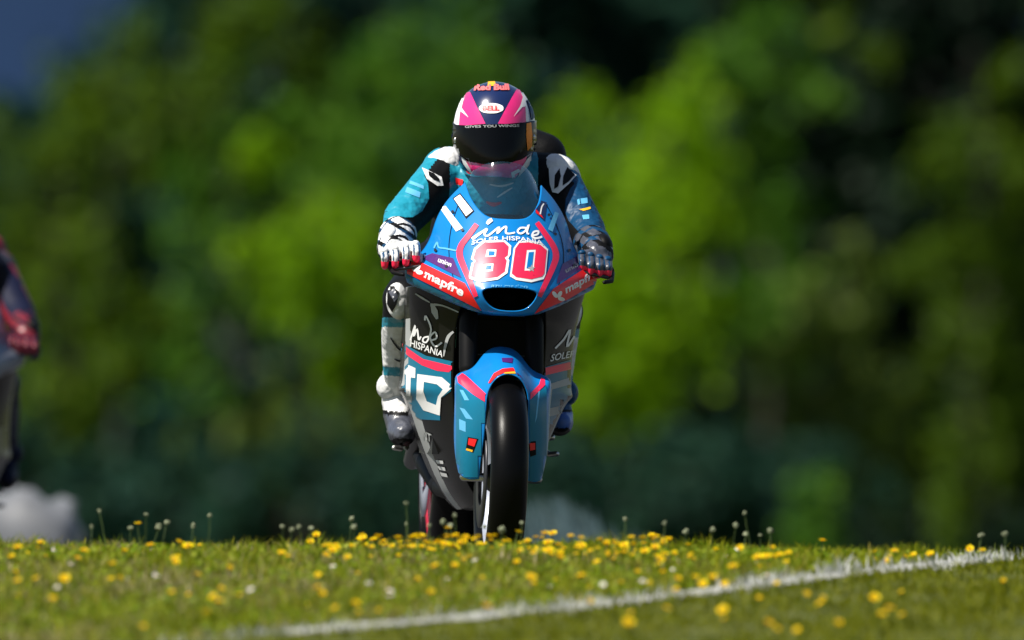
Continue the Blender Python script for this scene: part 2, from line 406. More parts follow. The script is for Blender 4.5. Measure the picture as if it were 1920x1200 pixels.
# ================================================================== motorcycle
def build_motorcycle():
    root = empty('racing_motorcycle', ROOT, (0, LEAN, YAW))
    tag(root, 'blue racing motorcycle with pink number 80, cresting the grassy rise', 'motorcycle', 'racing motorcycles')

    # ---- wheels
    def wheel(y, r, hw, name, tape):
        zc = r
        rim = lathe_x(name, [(-hw * 0.62, r * 0.70), (-hw * 0.66, r * 0.735), (-hw * 0.55, r * 0.75), (0, r * 0.66), (hw * 0.55, r * 0.75), (hw * 0.66, r * 0.735),
                             (hw * 0.62, r * 0.70), (hw * 0.3, r * 0.63), (-hw * 0.3, r * 0.63), (-hw * 0.62, r * 0.70)], (0, y, zc), tape, root)
        prof = []
        for k in range(21):
            a = -1.0 + 2 * k / 20
            x = hw * math.sin(a * math.pi / 2 * 0.98); rr = r - (1 - math.cos(a * 1.45)) * hw * 0.92
            prof.append((x, rr))
        prof = [(-hw * 0.62, r * 0.715), (-hw * 0.88, r * 0.76)] + prof + [(hw * 0.88, r * 0.76), (hw * 0.62, r * 0.715)]
        lathe_x('tyre', prof, (0, y, zc), M['rubber'], rim, 96)
        for k in range(5):
            a = 2 * math.pi * k / 5 + 0.3
            u = Vector((0, math.sin(a), math.cos(a)))
            for s in (-1, 1):
                v = Vector((0, math.sin(a + 0.22 * s), math.cos(a + 0.22 * s)))
                tubes('spoke', [(Vector((0, y, zc)) + u * 0.045, 0.015, Vector((0, y, zc)) + v * r * 0.66, 0.011)], M['alloy'], rim, 8)
        lathe_x('hub', [(-hw * 0.9, 0.0), (-hw * 0.9, 0.03), (-0.02, 0.05), (0.02, 0.05), (hw * 0.9, 0.03), (hw * 0.9, 0)], (0, y, zc), M['dark_metal'], rim, 24)
        for s in ((-1, 1) if y < 0.5 else (-1,)):
            x = s * hw * 1.02
            lathe_x('brake_disc' if y < .5 else 'glare_disc', [(x - 0.003, 0.085), (x - 0.003, r * 0.5), (x + 0.003, r * 0.5), (x + 0.003, 0.085), (x - 0.003, 0.085)], (0, y, zc), M['dark_metal'] if y < .5 else M['alloy'], rim, 48)  # pale rear disc is added to imitate glare on spokes and disc
        if y > .5: lathe_x('wheel_tape', [(-hw * .70, r * .50), (-hw * .78, r * .60), (-hw * .80, r * .74), (-hw * .72, r * .75)], (0, y, zc), M['pink'], rim, 64)
        return rim
    wheel(0.0, 0.30, 0.056, 'front_wheel', M['alloy'])
    wheel(1.37, 0.325, 0.098, 'rear_wheel', M['pink'])

    # ---- fork, axle, calipers, clip-ons
    for s in (-1, 1):
        f = tubes('fork_leg', [((s * 0.098, -0.002, 0.32), 0.022, (s * 0.098, 0.12, 0.62), 0.024), ((s * 0.098, 0.12, 0.62), 0.028, (s * 0.098, 0.26, 0.98), 0.028)], M['black'], root, 16)
        box_obj('brake_caliper', (s * 0.085, 0.075, 0.40), (0.035, 0.06, 0.10), M['dark_metal'], f, 0.008)
        h = tubes('handlebar', [((s * 0.10, 0.25, 0.955), 0.012, (s * 0.33, 0.285, 0.925), 0.012)], M['black'], root, 10)
        tubes('grip', [((s * 0.215, 0.268, 0.94), 0.017, (s * 0.325, 0.284, 0.926), 0.017)], M['black'], h, 12)
        tubes('lever', [((s * 0.15, 0.22, 0.94), 0.006, (s * 0.24, 0.195, 0.918), 0.005), ((s * 0.24, 0.195, 0.918), 0.005, (s * 0.315, 0.21, 0.905), 0.006)], M['dark_metal'], h, 8)
        tubes('lever_guard', [((s * 0.335, 0.28, 0.92), 0.008, (s * 0.325, 0.19, 0.895), 0.007), ((s * 0.325, 0.19, 0.895), 0.007, (s * 0.30, 0.15, 0.89), 0.006)], M['black'], h, 8)
    tubes('front_axle', [((-0.11, 0, 0.30), 0.013, (0.11, 0, 0.30), 0.013)], M['metal'], root)
    box_obj('top_yoke', (0, 0.25, 0.975), (0.24, 0.06, 0.025), M['dark_metal'], root)

    # ---- upper fairing
    rows = [
        [(0, 1.066, .100), (.040, 1.066, .105), (.072, 1.075, .125), (.106, 1.125, .200), (.114, 1.172, .280)],
        [(0, 1.010, .045), (.048, 1.012, .052), (.100, 1.025, .090), (.152, 1.072, .180), (.168, 1.118, .285)],
        [(0, .945, -.012), (.056, .947, -.005), (.118, .960, .045), (.180, .998, .150), (.202, 1.050, .285)],
        [(0, .900, -.044), (.060, .900, -.037), (.132, .908, .012), (.198, .940, .130), (.212, .990, .270)],
        [(0, .870, -.062), (.080, .868, -.048), (.142, .868, -.002), (.212, .905, .118), (.262, .930, .250)],
        [(0, .864, -.065), (.086, .862, -.050), (.145, .858, -.004), (.220, .892, .115), (.288, .912, .245)],
        [(0, .835, -.068), (.082, .833, -.052), (.142, .836, -.012), (.216, .868, .110), (.286, .893, .245)],
        [(0, .792, -.056), (.052, .794, -.045), (.125, .808, -.010), (.204, .845, .112), (.282, .876, .250)],
        [(0, .780, -.048), (.056, .782, -.036), (.118, .794, .000), (.198, .830, .120), (.276, .864, .256)],
        [(0, .778, .000), (.060, .780, .010), (.112, .792, .040), (.190, .826, .150), (.262, .862, .280)],
    ]
    uf, B = grid_mesh('upper_fairing', rows, M['blue'], root, skip={(5, 0), (6, 0)})
    # duct behind the intake mouth
    dv = []; df = []
    ring = [(-.092, .868), (-.05, .872), (0, .873), (.05, .872), (.092, .868), (.096, .835), (.07, .795), (.03, .785), (0, .784), (-.03, .785), (-.07, .795), (-.096, .835)]
    for d, k in ((-.035, 1.0), (.10, .85), (.22, .8)):
        for x, z in ring: dv.append((x * k, d + (abs(x) * .18 if d < 0 else 0), .83 + (z - .83) * k))
    for r_ in range(2):
        for i in range(12): df.append((r_ * 12 + i, r_ * 12 + (i + 1) % 12, (r_ + 1) * 12 + (i + 1) % 12, (r_ + 1) * 12 + i))
    df.append(tuple(range(24, 36)))
    mesh_obj('air_intake', dv, df, M['black'], root)

    G = lambda n, pts, mt, **k: decal(n, uf, B, pts, mt, **k)
    pts8o = cF([(770, 333), (950, 326), (1008, 378), (1002, 455), (982, 486), (992, 505), (976, 612), (895, 668), (735, 692), (648, 658), (645, 636), (668, 525), (690, 510), (662, 492), (690, 398)])
    pts0o = cF([(1075, 333), (1165, 330), (1270, 352), (1324, 406), (1304, 622), (1286, 664), (1180, 692), (1050, 672), (996, 640), (1028, 398)])
    G('number_outline', pts8o, M['white'], off=.0016)
    G('number_outline', pts0o, M['white'], off=.0016)
    h8a = cF([(800, 405), (882, 408), (876, 470), (785, 475)]); h8b = cF([(775, 533), (857, 528), (850, 596), (763, 601)])
    G('race_number', [cF([(775, 352), (945, 345), (986, 385), (978, 460), (952, 480), (968, 505), (952, 600), (890, 645), (735, 668), (664, 640), (688, 530), (708, 506), (684, 486), (706, 410)]), h8a, h8b], M['pink'], off=.0024)
    h0 = cF([(1140, 413), (1217, 408), (1197, 592), (1118, 592)])
    G('race_number', [cF([(1078, 352), (1160, 349), (1258, 370), (1310, 415), (1290, 615), (1270, 642), (1180, 666), (1050, 648), (1012, 617), (1042, 402)]), h0], M['pink'], off=.0024)
    for q in ([(818, 424), (866, 427), (862, 460), (812, 463)], [(795, 551), (838, 547), (833, 580), (788, 584)], [(1157, 434), (1200, 430), (1184, 572), (1138, 572)]):
        G('number_counter', cF(q), M['blue'], off=.0024)
    st = []
    for k in range(10):
        a = -math.pi / 2 + k * math.pi / 5; r_ = 34 if k % 2 == 0 else 14; st.append((1180 + r_ * math.cos(a), 575 + r_ * math.sin(a)))
    G('star_mark', cF(st), M['grey_print'], off=.0032)
    stroke('pink_stripe', uf, B, cF([(712, 190), (640, 290), (578, 375), (566, 460), (602, 560), (652, 680), (706, 812)]), [9, 10, 11, 12, 11, 10, 8], M['pink'])
    stroke('pink_stripe', uf, B, cF([(1228, 175), (1300, 275), (1372, 385), (1392, 470), (1365, 560), (1312, 680), (1250, 812)]), [9, 10, 11, 12, 11, 10, 8], M['pink'])
    G('purple_panel', cF([(330, 440), (510, 482), (580, 652), (450, 590), (235, 478)]), M['purple'])
    G('purple_panel', cF([(1450, 530), (1570, 468), (1660, 540), (1398, 708), (1405, 655)]), M['purple'])
    lettering('lettering', uf, B, 'union', cF([(375, 515), (490, 560), (502, 522), (392, 475)]), M['white'])
    lettering('lettering', uf, B, 'union', cF([(1475, 612), (1618, 535), (1612, 498), (1470, 572)]), M['grey_print'])
    G('red_panel', cF([(112, 515), (200, 508), (250, 528), (612, 700), (752, 932), (440, 772), (112, 612)]), M['red'])
    G('red_panel', cF([(1690, 540), (1775, 580), (1770, 672), (1500, 832), (1206, 958), (1370, 745)]), M['red'])
    G('teal_panel', cF([(100, 622), (440, 782), (752, 940), (850, 1010), (700, 990), (500, 915), (280, 800), (100, 710)]), M['teal'])
    G('teal_panel', cF([(1775, 680), (1500, 842), (1206, 966), (1110, 1012), (1300, 985), (1500, 900), (1780, 745)]), M['teal'])
    lettering('lettering', uf, B, 'mapfre', cF([(252, 664), (582, 832), (615, 742), (275, 580)]), M['white'], bold=.03)
    lettering('lettering', uf, B, 'mapfre', cF([(1478, 806), (1748, 655), (1748, 570), (1468, 722)]), M['white'], bold=.03)
    for cx, cy in ((188, 582), (1402, 806)):
        for a in (-2.6, -1.35, -0.1):
            px_ = []
            for k in range(10):
                t = 2 * math.pi * k / 10; u, v = 32 * math.cos(t) + 34, 17 * math.sin(t)
                px_.append((cx + u * math.cos(a + .35) - v * math.sin(a + .35), cy + 15 + u * math.sin(a + .35) + v * math.cos(a + .35)))
            G('petal_mark', cF(px_), M['white'], off=.0020 + .0003 * (a + 3))
    # script name over the number
    for i, (pl, wd) in enumerate((([(672, 318), (725, 280), (775, 246), (800, 232), (778, 278), (808, 290), (860, 250), (905, 218), (888, 268), (930, 228), (965, 212), (962, 262), (990, 272), (1040, 262)], [6, 5, 4, 4, 4, 3.5, 3.5, 4, 4, 3.5, 3.5, 4, 3, 3]),
                                  ([(1148, 225), (1090, 222), (1062, 252), (1088, 272), (1128, 248), (1158, 195), (1142, 262), (1160, 274)], 3.4),
                                  ([(1188, 288), (1232, 278), (1238, 252), (1200, 258), (1186, 296), (1222, 312), (1272, 298)], 3.6),
                                  ([(800, 190), (822, 165), (845, 152)], [5, 8, 6]))):
        stroke('script_lettering', uf, B, cF(pl), wd, M['white'], off=.0016 + .0003 * i)
    lettering('lettering', uf, B, 'SOLER HISPANIA', cF([(668, 372), (1282, 372), (1272, 335), (676, 335)]), M['white'], bold=.01, arc=8.5, off=.0033)
    lettering('lettering', uf, B, 'azulmarino', cF([(836, 735), (1150, 745), (1150, 712), (836, 702)]), M['pale_blue'])
    G('white_block', cF([(392, 42), (445, 30), (592, 222), (535, 252)]), M['white'])
    G('pale_block', cF([(1322, 232), (1382, 80), (1416, 95), (1362, 255)]), M['pale_blue'])
    stroke('script_lettering', uf, B, cF([(345, 395), (372, 345), (385, 388), (440, 398), (535, 418)]), 3.0, M['pale_blue'])
    # plates beside the screen
    G('sponsor_plate', cH([(283, 838), (325, 824), (380, 918), (335, 950)]), M['red'], off=.0012)
    G('sponsor_plate', cH([(290, 843), (322, 832), (371, 917), (336, 940)]), M['white'], off=.0022)
    G('sponsor_plate', cH([(185, 946), (238, 910), (336, 1036), (278, 1090)]), M['black'], off=.0012)
    G('sponsor_plate', cH([(195, 950), (237, 922), (326, 1036), (280, 1074)]), M['white'], off=.0022)
    G('sponsor_plate', cH([(760, 948), (842, 975), (825, 1105), (762, 1045)]), M['navy'], off=.0012)
    G('sponsor_plate', cH([(764, 1025), (800, 1060), (818, 1090), (765, 1050)]), M['red'], off=.0022)
    stroke('script_lettering', uf, B, cH([(795, 1060), (805, 1010), (820, 985)]), 2.5, M['white'], off=.0022)

    for q in ((868, 432), (1040, 440), (838, 500), (1075, 498), (818, 470), (1066, 470), (893, 590), (1015, 592), (850, 398), (1028, 404)):
        G('fastener', [(q[0] + 3 * math.cos(t), q[1] + 3 * math.sin(t)) for t in [2 * math.pi * k / 8 for k in range(8)]], M['dark_metal'], off=.003)
    stroke('panel_seam', uf, B, [(862, 378), (848, 420), (842, 470), (850, 520), (872, 570)], 1.3, M['black'], off=.0008)
    stroke('panel_seam', uf, B, [(1022, 380), (1044, 425), (1056, 470), (1052, 520), (1030, 572)], 1.3, M['black'], off=.0008)
    # ---- windscreen
    rows = [
        [(0, 1.238, .262), (.040, 1.235, .270), (.072, 1.220, .296), (.088, 1.206, .330)],
        [(0, 1.214, .248), (.044, 1.210, .256), (.083, 1.195, .286), (.100, 1.184, .320)],
        [(0, 1.172, .212), (.046, 1.170, .220), (.090, 1.160, .252), (.108, 1.155, .290)],
        [(0, 1.115, .150), (.044, 1.113, .158), (.086, 1.118, .196), (.105, 1.132, .228)],
        [(0, 1.058, .094), (.040, 1.058, .100), (.070, 1.068, .122), (.100, 1.115, .196)],
    ]
    ws, WB = grid_mesh('windscreen', rows, M['screen'], root, thick=0.0025)
    # ---- dashboard and cowl behind the screen
    box_obj('dashboard', (0, .24, 1.045), (.13, .02, .075), M['black'], root, .006, (R(-25), 0, 0))

    # ---- lower fairing
    def side(s):
        r = [
            [(.118, .830, .10), (.200, .850, .19), (.262, .858, .29), (.268, .855, .40), (.25, .85, .60)],
            [(.128, .790, .16), (.196, .800, .24), (.254, .805, .36), (.262, .800, .46), (.25, .80, .66)],
            [(.136, .735, .19), (.192, .740, .27), (.246, .740, .40), (.256, .735, .52), (.248, .73, .74)],
            [(.136, .650, .20), (.190, .650, .29), (.242, .650, .43), (.250, .650, .55), (.242, .65, .78)],
            [(.134, .565, .21), (.190, .562, .31), (.246, .560, .46), (.254, .560, .57), (.240, .56, .80)],
            [(.133, .548, .215), (.191, .546, .31), (.256, .545, .46), (.268, .545, .57), (.245, .545, .80)],
            [(.130, .530, .218), (.184, .530, .325), (.234, .530, .48), (.240, .530, .58), (.225, .53, .80)],
            [(.122, .440, .225), (.166, .435, .34), (.200, .430, .50), (.204, .430, .60), (.195, .43, .82)],
            [(.105, .345, .245), (.136, .335, .36), (.154, .325, .52), (.156, .325, .64), (.15, .325, .85)],
            [(.070, .270, .280), (.098, .250, .39), (.108, .235, .55), (.108, .235, .70), (.10, .24, .90)],
            [(.025, .222, .330), (.055, .205, .42), (.064, .195, .58), (.064, .195, .74), (.06, .205, .92)],
        ]
        return [[(a[0] * s, a[1], a[2]) for a in row] for row in r]
    LB = {}
    lows = {}
    for s in (-1, 1):
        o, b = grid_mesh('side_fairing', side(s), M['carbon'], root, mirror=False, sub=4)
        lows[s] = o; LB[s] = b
        o.data.materials.append(M['grey_print'])                 # sunlit edge highlight painted as a pale band along the outer edge
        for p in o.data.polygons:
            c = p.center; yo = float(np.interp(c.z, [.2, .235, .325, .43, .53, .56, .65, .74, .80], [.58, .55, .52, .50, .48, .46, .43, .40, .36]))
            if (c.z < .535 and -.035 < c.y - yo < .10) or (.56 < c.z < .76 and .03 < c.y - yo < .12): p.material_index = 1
    pan = [
        [(0, .335, .30), (.06, .34, .275), (.104, .345, .247)],
        [(0, .262, .31), (.04, .266, .295), (.070, .270, .282)],
        [(0, .218, .335), (.014, .22, .333), (.025, .222, .332)],
        [(0, .198, .45), (.03, .2, .45), (.056, .205, .42)],
        [(0, .190, .60), (.03, .192, .6), (.064, .195, .58)],
        [(0, .195, .92), (.03, .198, .92), (.06, .205, .92)],
    ]
    bp_, PB = grid_mesh('belly_pan', pan, M['carbon'], root)
    L, b = lows[-1], LB[-1]
    D = lambda n, pts, mt, **k: decal(n, L, b, pts, mt, **k)
    D('teal_panel', [(740, 634), (768, 650), (800, 667), (850, 678), (853, 728), (826, 748), (826, 788), (790, 786), (762, 770), (740, 765)], M['teal'], off=.0012)
    D('pink_stripe', cL([(255, 590), (335, 662), (450, 742), (678, 797), (684, 850), (560, 836), (440, 792), (330, 718), (255, 650)]), M['pink'], off=.002)
    D('big_letter', cL([(300, 775), (388, 815), (385, 895), (350, 890), (345, 1040), (310, 1030), (312, 870), (300, 860)]), M['white'], off=.002)
    D('big_letter', [cL([(402, 862), (600, 888), (688, 965), (592, 1050), (582, 1195), (450, 1152), (392, 1060)]),
                     cL([(455, 925), (560, 945), (606, 985), (568, 1040), (552, 1110), (478, 1080), (450, 1000)])], M['white'], off=.002)
    for i, (pl, wd) in enumerate((([(345, 590), (385, 470), (372, 560), (400, 500), (412, 585), (430, 560)], 3.2),
                                  ([(500, 560), (455, 570), (448, 600), (480, 600), (512, 500), (470, 395), (462, 430)], 3.0),
                                  ([(508, 592), (555, 575), (545, 525), (505, 570), (545, 640), (600, 608)], 3.2))):
        stroke('script_lettering', L, b, cL(pl), wd, M['white'], off=.0016 + .0003 * i)
    lettering('lettering', L, b, 'HISPANIA', cL([(345, 640), (602, 728), (612, 680), (350, 580)]), M['white'], bold=.01)
    lettering('lettering', L, b, 'NT', cB([(362, 425), (424, 455), (424, 402), (364, 375)]), M['grey_print'])
    for q in ([(452, 572), (500, 577), (504, 598), (462, 594)], [(465, 612), (512, 620), (518, 644), (478, 636)], [(480, 652), (524, 662), (532, 686), (492, 678)]):
        D('white_bar', cB(q), M['white'], off=.002)
    stroke('pale_swoosh', L, b, cL([(520, 305), (540, 360), (560, 420)]), [6, 12, 4], M['grey_print'])
    stroke('pale_swoosh', L, b, cL([(505, 305), (600, 310), (760, 375), (880, 410)]), [6, 3, 2.5, 1.5], M['grey_print'])
    stroke('pale_swoosh', L, b, cL([(385, 215), (440, 250), (500, 285)]), [2, 4, 2], M['grey_print'])
    stroke('pale_swoosh', L, b, cL([(700, 515), (650, 560), (625, 640), (612, 720)]), [3, 6, 5, 2], M['grey_print'])
    L, b = lows[1], LB[1]
    D = lambda n, pts, mt, **k: decal(n, L, b, pts, mt, **k)
    D('teal_panel', [(1015, 690), (1090, 668), (1090, 770), (1060, 798), (1015, 802)], M['teal'], off=.0012)
    D('pink_stripe', [(1015, 691), (1095, 672), (1095, 686), (1015, 705)], M['pink'], off=.002)
    D('big_letter', [(1022, 722), (1072, 706), (1070, 720), (1034, 730), (1030, 765), (1064, 756), (1060, 772), (1024, 782), (1020, 760)], M['grey_print'], off=.002)
    lettering('lettering', L, b, 'SOLER', [(1030, 678), (1076, 668), (1078, 656), (1034, 664)], M['white'], bold=.01)
    stroke('script_lettering', L, b, [(1040, 653), (1056, 636), (1068, 618), (1062, 650), (1076, 630)], 3.5, M['white'])
    for k in range(3):
        decal('white_mark', lows[-1], LB[-1], [(857, 640 + 14 * k), (863, 641 + 14 * k), (863, 651 + 14 * k), (857, 650 + 14 * k)], M['white'], off=.002)

    # ---- radiator, engine, frame, tank, seat
    rad = box_obj('radiator', (0, .285, .61), (.245, .03, .34), M['black'], root, .01, (R(8), 0, 0))
    for k in range(12): box_obj('fin', (0, .266 - .0, .47 + k * .024), (.22, .012, .004), M['dark_metal'], rad, 0)
    box_obj('engine', (0, .62, .50), (.34, .50, .36), M['dark_metal'], root, .04)
    bm = bmesh.new()
    for s in (-1, 1):
        capsule(bm, (s * .06, .28, .93), .035, (s * .17, .55, .80), .04); capsule(bm, (s * .17, .55, .80), .04, (s * .15, .98, .55), .04)
    bm_obj('frame', bm, M['dark_metal'], root)
    bm = bmesh.new(); ellipsoid(bm, (0, .58, .93), (.165, .27, .125), (R(8), 0, 0)); ellipsoid(bm, (0, .42, .93), (.13, .18, .11))
    remesh('fuel_tank', bm, M['teal'], root, .012, 4)
    bm = bmesh.new(); capsule(bm, (0, .85, .82), .11, (0, 1.15, .86), .12); capsule(bm, (0, 1.15, .87), .12, (0, 1.52, .98), .045)
    remesh('seat_unit', bm, M['blue'], root, .012, 4)
    sw = tubes('swingarm', [((-.15, .92, .46), .035, (-.14, 1.37, .33), .028), ((.15, .92, .46), .035, (.14, 1.37, .33), .028), ((-.15, .95, .46), .03, (.15, .95, .46), .03)], M['dark_metal'], root)
    tubes('rear_axle', [((-.15, 1.37, .325), .014, (.15, 1.37, .325), .014)], M['metal'], sw)
    ex = tubes('exhaust', [((-.05, .55, .24), .03, (-.10, .85, .26), .03), ((-.10, .85, .26), .032, (-.115, 1.12, .33), .04), ((-.115, 1.12, .33), .04, (-.12, 1.30, .38), .038)], M['black'], root, 18)
    for s in (-1, 1):
        rs = box_obj('rear_set', (s * .195, 1.0, .43), (.012, .10, .13), M['dark_metal'], root, .004)
        tubes('footpeg', [((s * .20, 1.0, .415), .010, (s * .245, 1.0, .42), .010)], M['metal'], rs, 10)
        tubes('foot_lever', [((s * .215, 1.0, .39), .006, (s * .225, .84, .37), .007), ((s * .225, .84, .37), .008, (s * .245, .83, .372), .008)], M['metal'], rs, 8)
    return root, uf

BIKE, _ = build_motorcycle()

def build_fender(root):
    # arch over the tyre running into covers in front of the fork legs
    rows = [
        [(0, .690, .120), (.036, .684, .118), (.064, .656, .105), (.088, .616, .080), (.138, .606, .050), (.139, .59, .09)],
        [(0, .672, .020), (.038, .660, .015), (.064, .620, .010), (.092, .590, .004), (.141, .602, .000), (.142, .585, .06)],
        [(0, .640, -.070), (.038, .628, -.072), (.064, .590, -.070), (.094, .562, -.045), (.142, .580, -.015), (.143, .565, .05)],
        [(0, .612, -.115), (.036, .600, -.116), (.062, .560, -.110), (.098, .540, -.078), (.140, .546, -.025), (.142, .54, .05)],
        [None, None, (.063, .500, -.112), (.103, .500, -.085), (.138, .500, -.030), (.141, .50, .05)],
        [None, None, (.064, .430, -.108), (.103, .430, -.088), (.138, .430, -.034), (.141, .43, .05)],
        [None, None, (.070, .360, -.095), (.102, .360, -.080), (.134, .365, -.034), (.137, .365, .04)],
        [None, None, (.072, .295, -.070), (.098, .290, -.060), (.120, .300, -.034), (.124, .31, .03)],
    ]
    f, B = grid_mesh('front_fender', rows, M['blue'], root, thick=.003)
    D = lambda n, pts, mt, **k: decal(n, f, B, pts, mt, cell=7, **k)
    D('teal_panel', cM([(60, 520), (180, 605), (285, 668), (285, 1230), (60, 1230)]), M['teal'], off=.001)
    D('teal_panel', cM([(690, 535), (550, 662), (550, 1230), (690, 1230)]), M['teal'], off=.001)
    D('pink_stripe', cM([(70, 478), (100, 452), (125, 468), (285, 608), (285, 665), (180, 600), (75, 515)]), M['pink'])
    D('pink_stripe', cM([(655, 482), (680, 500), (680, 535), (550, 660), (550, 612), (640, 530)]), M['pink'])
    D('flag_band', cM([(285, 520), (325, 452), (385, 420), (458, 414), (470, 438), (400, 446), (345, 470), (300, 520)]), M['red'])
    D('flag_band', cM([(372, 468), (400, 447), (468, 439), (482, 470), (430, 462)]), M['yellow'])
    D('flag_band', cM([(480, 445), (510, 470), (525, 500), (505, 495), (484, 472)]), M['purple'])
    D('race_logo', cM([(378, 345), (455, 345), (450, 380), (382, 372)]), M['purple'])
    D('white_letter', cM([(85, 565), (110, 570), (152, 640), (120, 640)]), M['pale_blue']); D('white_letter', cM([(85, 690), (120, 700), (178, 775), (130, 768)]), M['pale_blue'])
    D('white_letter', cM([(82, 770), (128, 790), (128, 862), (84, 845)]), M['pale_blue']); D('white_letter', cM([(632, 560), (645, 560), (622, 760), (608, 800)]), M['pale_blue'])
    for q, q2 in (([(142, 896), (216, 910), (180, 1006), (128, 985)], [(150, 905), (205, 915), (188, 965), (145, 950)]), ([(562, 930), (615, 925), (616, 1022), (576, 1036)], [(570, 940), (608, 938), (608, 985), (575, 992)])):
        D('badge', cM(q), M['black']); D('badge', cM(q2), M['red'], off=.0024)
    D('badge', cM([(135, 975), (178, 988), (174, 1002), (130, 988)]), M['yellow'], off=.0024)
    return f
build_fender(BIKE)

# ================================================================== rider
def build_person():
    root = empty('person', ROOT, (0, LEAN, YAW))
    tag(root, 'motorcycle racer in teal and white leathers and pink navy helmet, gripping the bars', 'person', 'riders')
    S = {-1: P(838, 322, .66), 1: P(1040, 335, .66)}
    E = {-1: P(756, 410, .46), 1: P(1098, 432, .46)}
    H = {-1: P(738, 466, .285), 1: P(1120, 478, .285)}
    KN = {-1: P(758, 562, .62), 1: Vector((.225, .66, .80))}
    HIP = {-1: Vector((-.12, 1.02, .90)), 1: Vector((.12, 1.02, .90))}
    AN = {-1: P(748, 735, 1.0), 1: P(1040, 745, 1.0)}
    TO = {-1: P(757, 812, .86), 1: P(1052, 792, .86)}
    bm = bmesh.new()
    capsule(bm, (0, 1.08, .95), .15, (0, .82, 1.10), .155); capsule(bm, (0, .82, 1.10), .16, (0, .66, 1.16), .14)
    ellipsoid(bm, (0, .70, 1.14), (.20, .15, .13), (R(-35), 0, 0)); ellipsoid(bm, (0, 1.06, .93), (.18, .16, .14))
    capsule(bm, (0, .66, 1.20), .07, (0, .58, 1.28), .065)
    h0 = P(985, 300, .86); capsule(bm, h0, .085, (0.0, 1.0, 1.13), .10)
    capsule(bm, P(955, 282, .84), .09, P(1016, 294, .80), .075)
    for s in (-1, 1):
        capsule(bm, (s * .08, .68, 1.19), .085, S[s], .078)
        capsule(bm, S[s], .074, E[s], .060); capsule(bm, E[s], .060, H[s], .040)
        capsule(bm, HIP[s], .105, KN[s], .068); capsule(bm, KN[s], .064, (KN[s] + AN[s]) / 2 + Vector((0, .03, .02)), .060); capsule(bm, (KN[s] + AN[s]) / 2 + Vector((0, .03, .02)), .060, AN[s], .045)
    body = remesh('body', bm, [M['leather_black'], M['leather_teal'], M['leather_blue_shade'], M['leather_white']], root, .0065, 7)
    # suit panels: outer sleeve and chest teal, inner arm black, shins white and teal
    me = body.data; mi = []
    for p in me.polygons:
        c = p.center; k = 0; n = p.normal
        best = None
        for s in (-1, 1):
            a = E[s] - S[s]; t = max(0, min(1, (c - S[s]).dot(a) / a.length_squared)); q = S[s] + a * t; dd = (c - q).length
            if dd < .10 and t > -.1:
                rad = (c - q); out = Vector((s, -.35, .42)).normalized()
                v = rad.normalized().dot(out)
                edge = .62
                if (c.x * s) > .16 and c.z > E[s].z - .035 and v > edge: k = 1 if s < 0 else 2
            if c.z < .82 and abs(c.x) > .14:
                zz = (c.z - AN[s].z) / (KN[s].z - AN[s].z)
                if c.x * s > 0: k = 0 if zz > .80 else 1 if zz > .70 else 3 if zz > .27 else 1 if zz > .17 else 3
        if abs(c.x) < .135 and c.y < .72 and c.z > .95 and n.y < .35: k = 1
        mi.append(k)
    me.polygons.foreach_set('material_index', mi)
    BB = bvh_of(body)

    # ---- shoulder caps with dark emblem
    for s in (-1, 1):
        bm = bmesh.new(); c = S[s] + Vector((s * .010, -.012, .010))
        ellipsoid(bm, c, (.074, .070, .060), (0, R(s * 38), 0))
        g = [v for v in bm.verts if (v.co - c).dot(Vector((s * .25, -.55, .8))) < -.004]
        bmesh.ops.delete(bm, geom=g, context='VERTS')
        pad = bm_obj('shoulder_pad', bm, M['leather_white'], root)
        m_ = pad.modifiers.new('t', 'SOLIDIFY'); m_.thickness = .006; bake(pad)
        pb = bvh_of(pad)
        if s < 0:
            stroke('emblem', pad, pb, cH([(-5, 700), (40, 725), (95, 790)]), 2.5, M['black'], off=.002)
            stroke('emblem', pad, pb, cH([(40, 690), (80, 740)]), 2.5, M['black'], off=.002)
            decal('emblem', body, BB, cH([(-30, 735), (100, 800), (112, 858), (70, 862), (0, 815)]), M['leather_white'], off=.004)
            decal('emblem', body, BB, cH([(12, 764), (48, 778), (82, 815), (80, 832), (45, 822), (14, 795)]), M['black'], off=.006)
        else:
            decal('emblem', body, BB, cH([(860, 735), (960, 715), (1048, 790), (1000, 850), (930, 915), (890, 905), (872, 850)]), M['leather_white'], off=.004)
            decal('emblem', body, BB, cH([(905, 790), (935, 745), (945, 800), (930, 870), (905, 885)]), M['black'], off=.006)
            decal('emblem', body, BB, cH([(960, 800), (985, 735), (1035, 790), (1000, 835), (960, 865)]), M['black'], off=.006)
            decal('emblem', pad, pb, cH([(905, 790), (935, 745), (945, 800), (930, 870), (905, 885)]), M['black'], off=.003)
            decal('emblem', pad, pb, cH([(960, 800), (985, 735), (1035, 790), (1000, 835), (960, 865)]), M['black'], off=.003)
    # coloured sleeve fronts over the black stretch panels
    c2_ = crop(680, 260, 3.53); c3_ = crop(900, 260, 3.53)
    decal('sleeve_panel', body, BB, c2_([(340, 190), (400, 230), (432, 300), (437, 400), (392, 480), (330, 522), (170, 530), (120, 530), (200, 400), (280, 250)]), M['leather_teal'], off=.0016, jump=.2)
    decal('sleeve_panel', body, BB, c3_([(640, 285), (720, 340), (800, 500), (830, 640), (720, 625), (650, 612), (590, 545), (563, 480), (570, 400), (600, 330)]), M['leather_blue_shade'], off=.0016, jump=.2)  # shade of the right arm put into the sleeve colour
    stroke('shin_mark', body, BB, [(733, 632), (742, 646), (752, 656), (766, 662)], [1.5, 3, 3, 1.5], M['black'], off=.002)
    stroke('shin_mark', body, BB, [(740, 672), (750, 676), (764, 672)], [1.5, 3.5, 2], M['black'], off=.002)
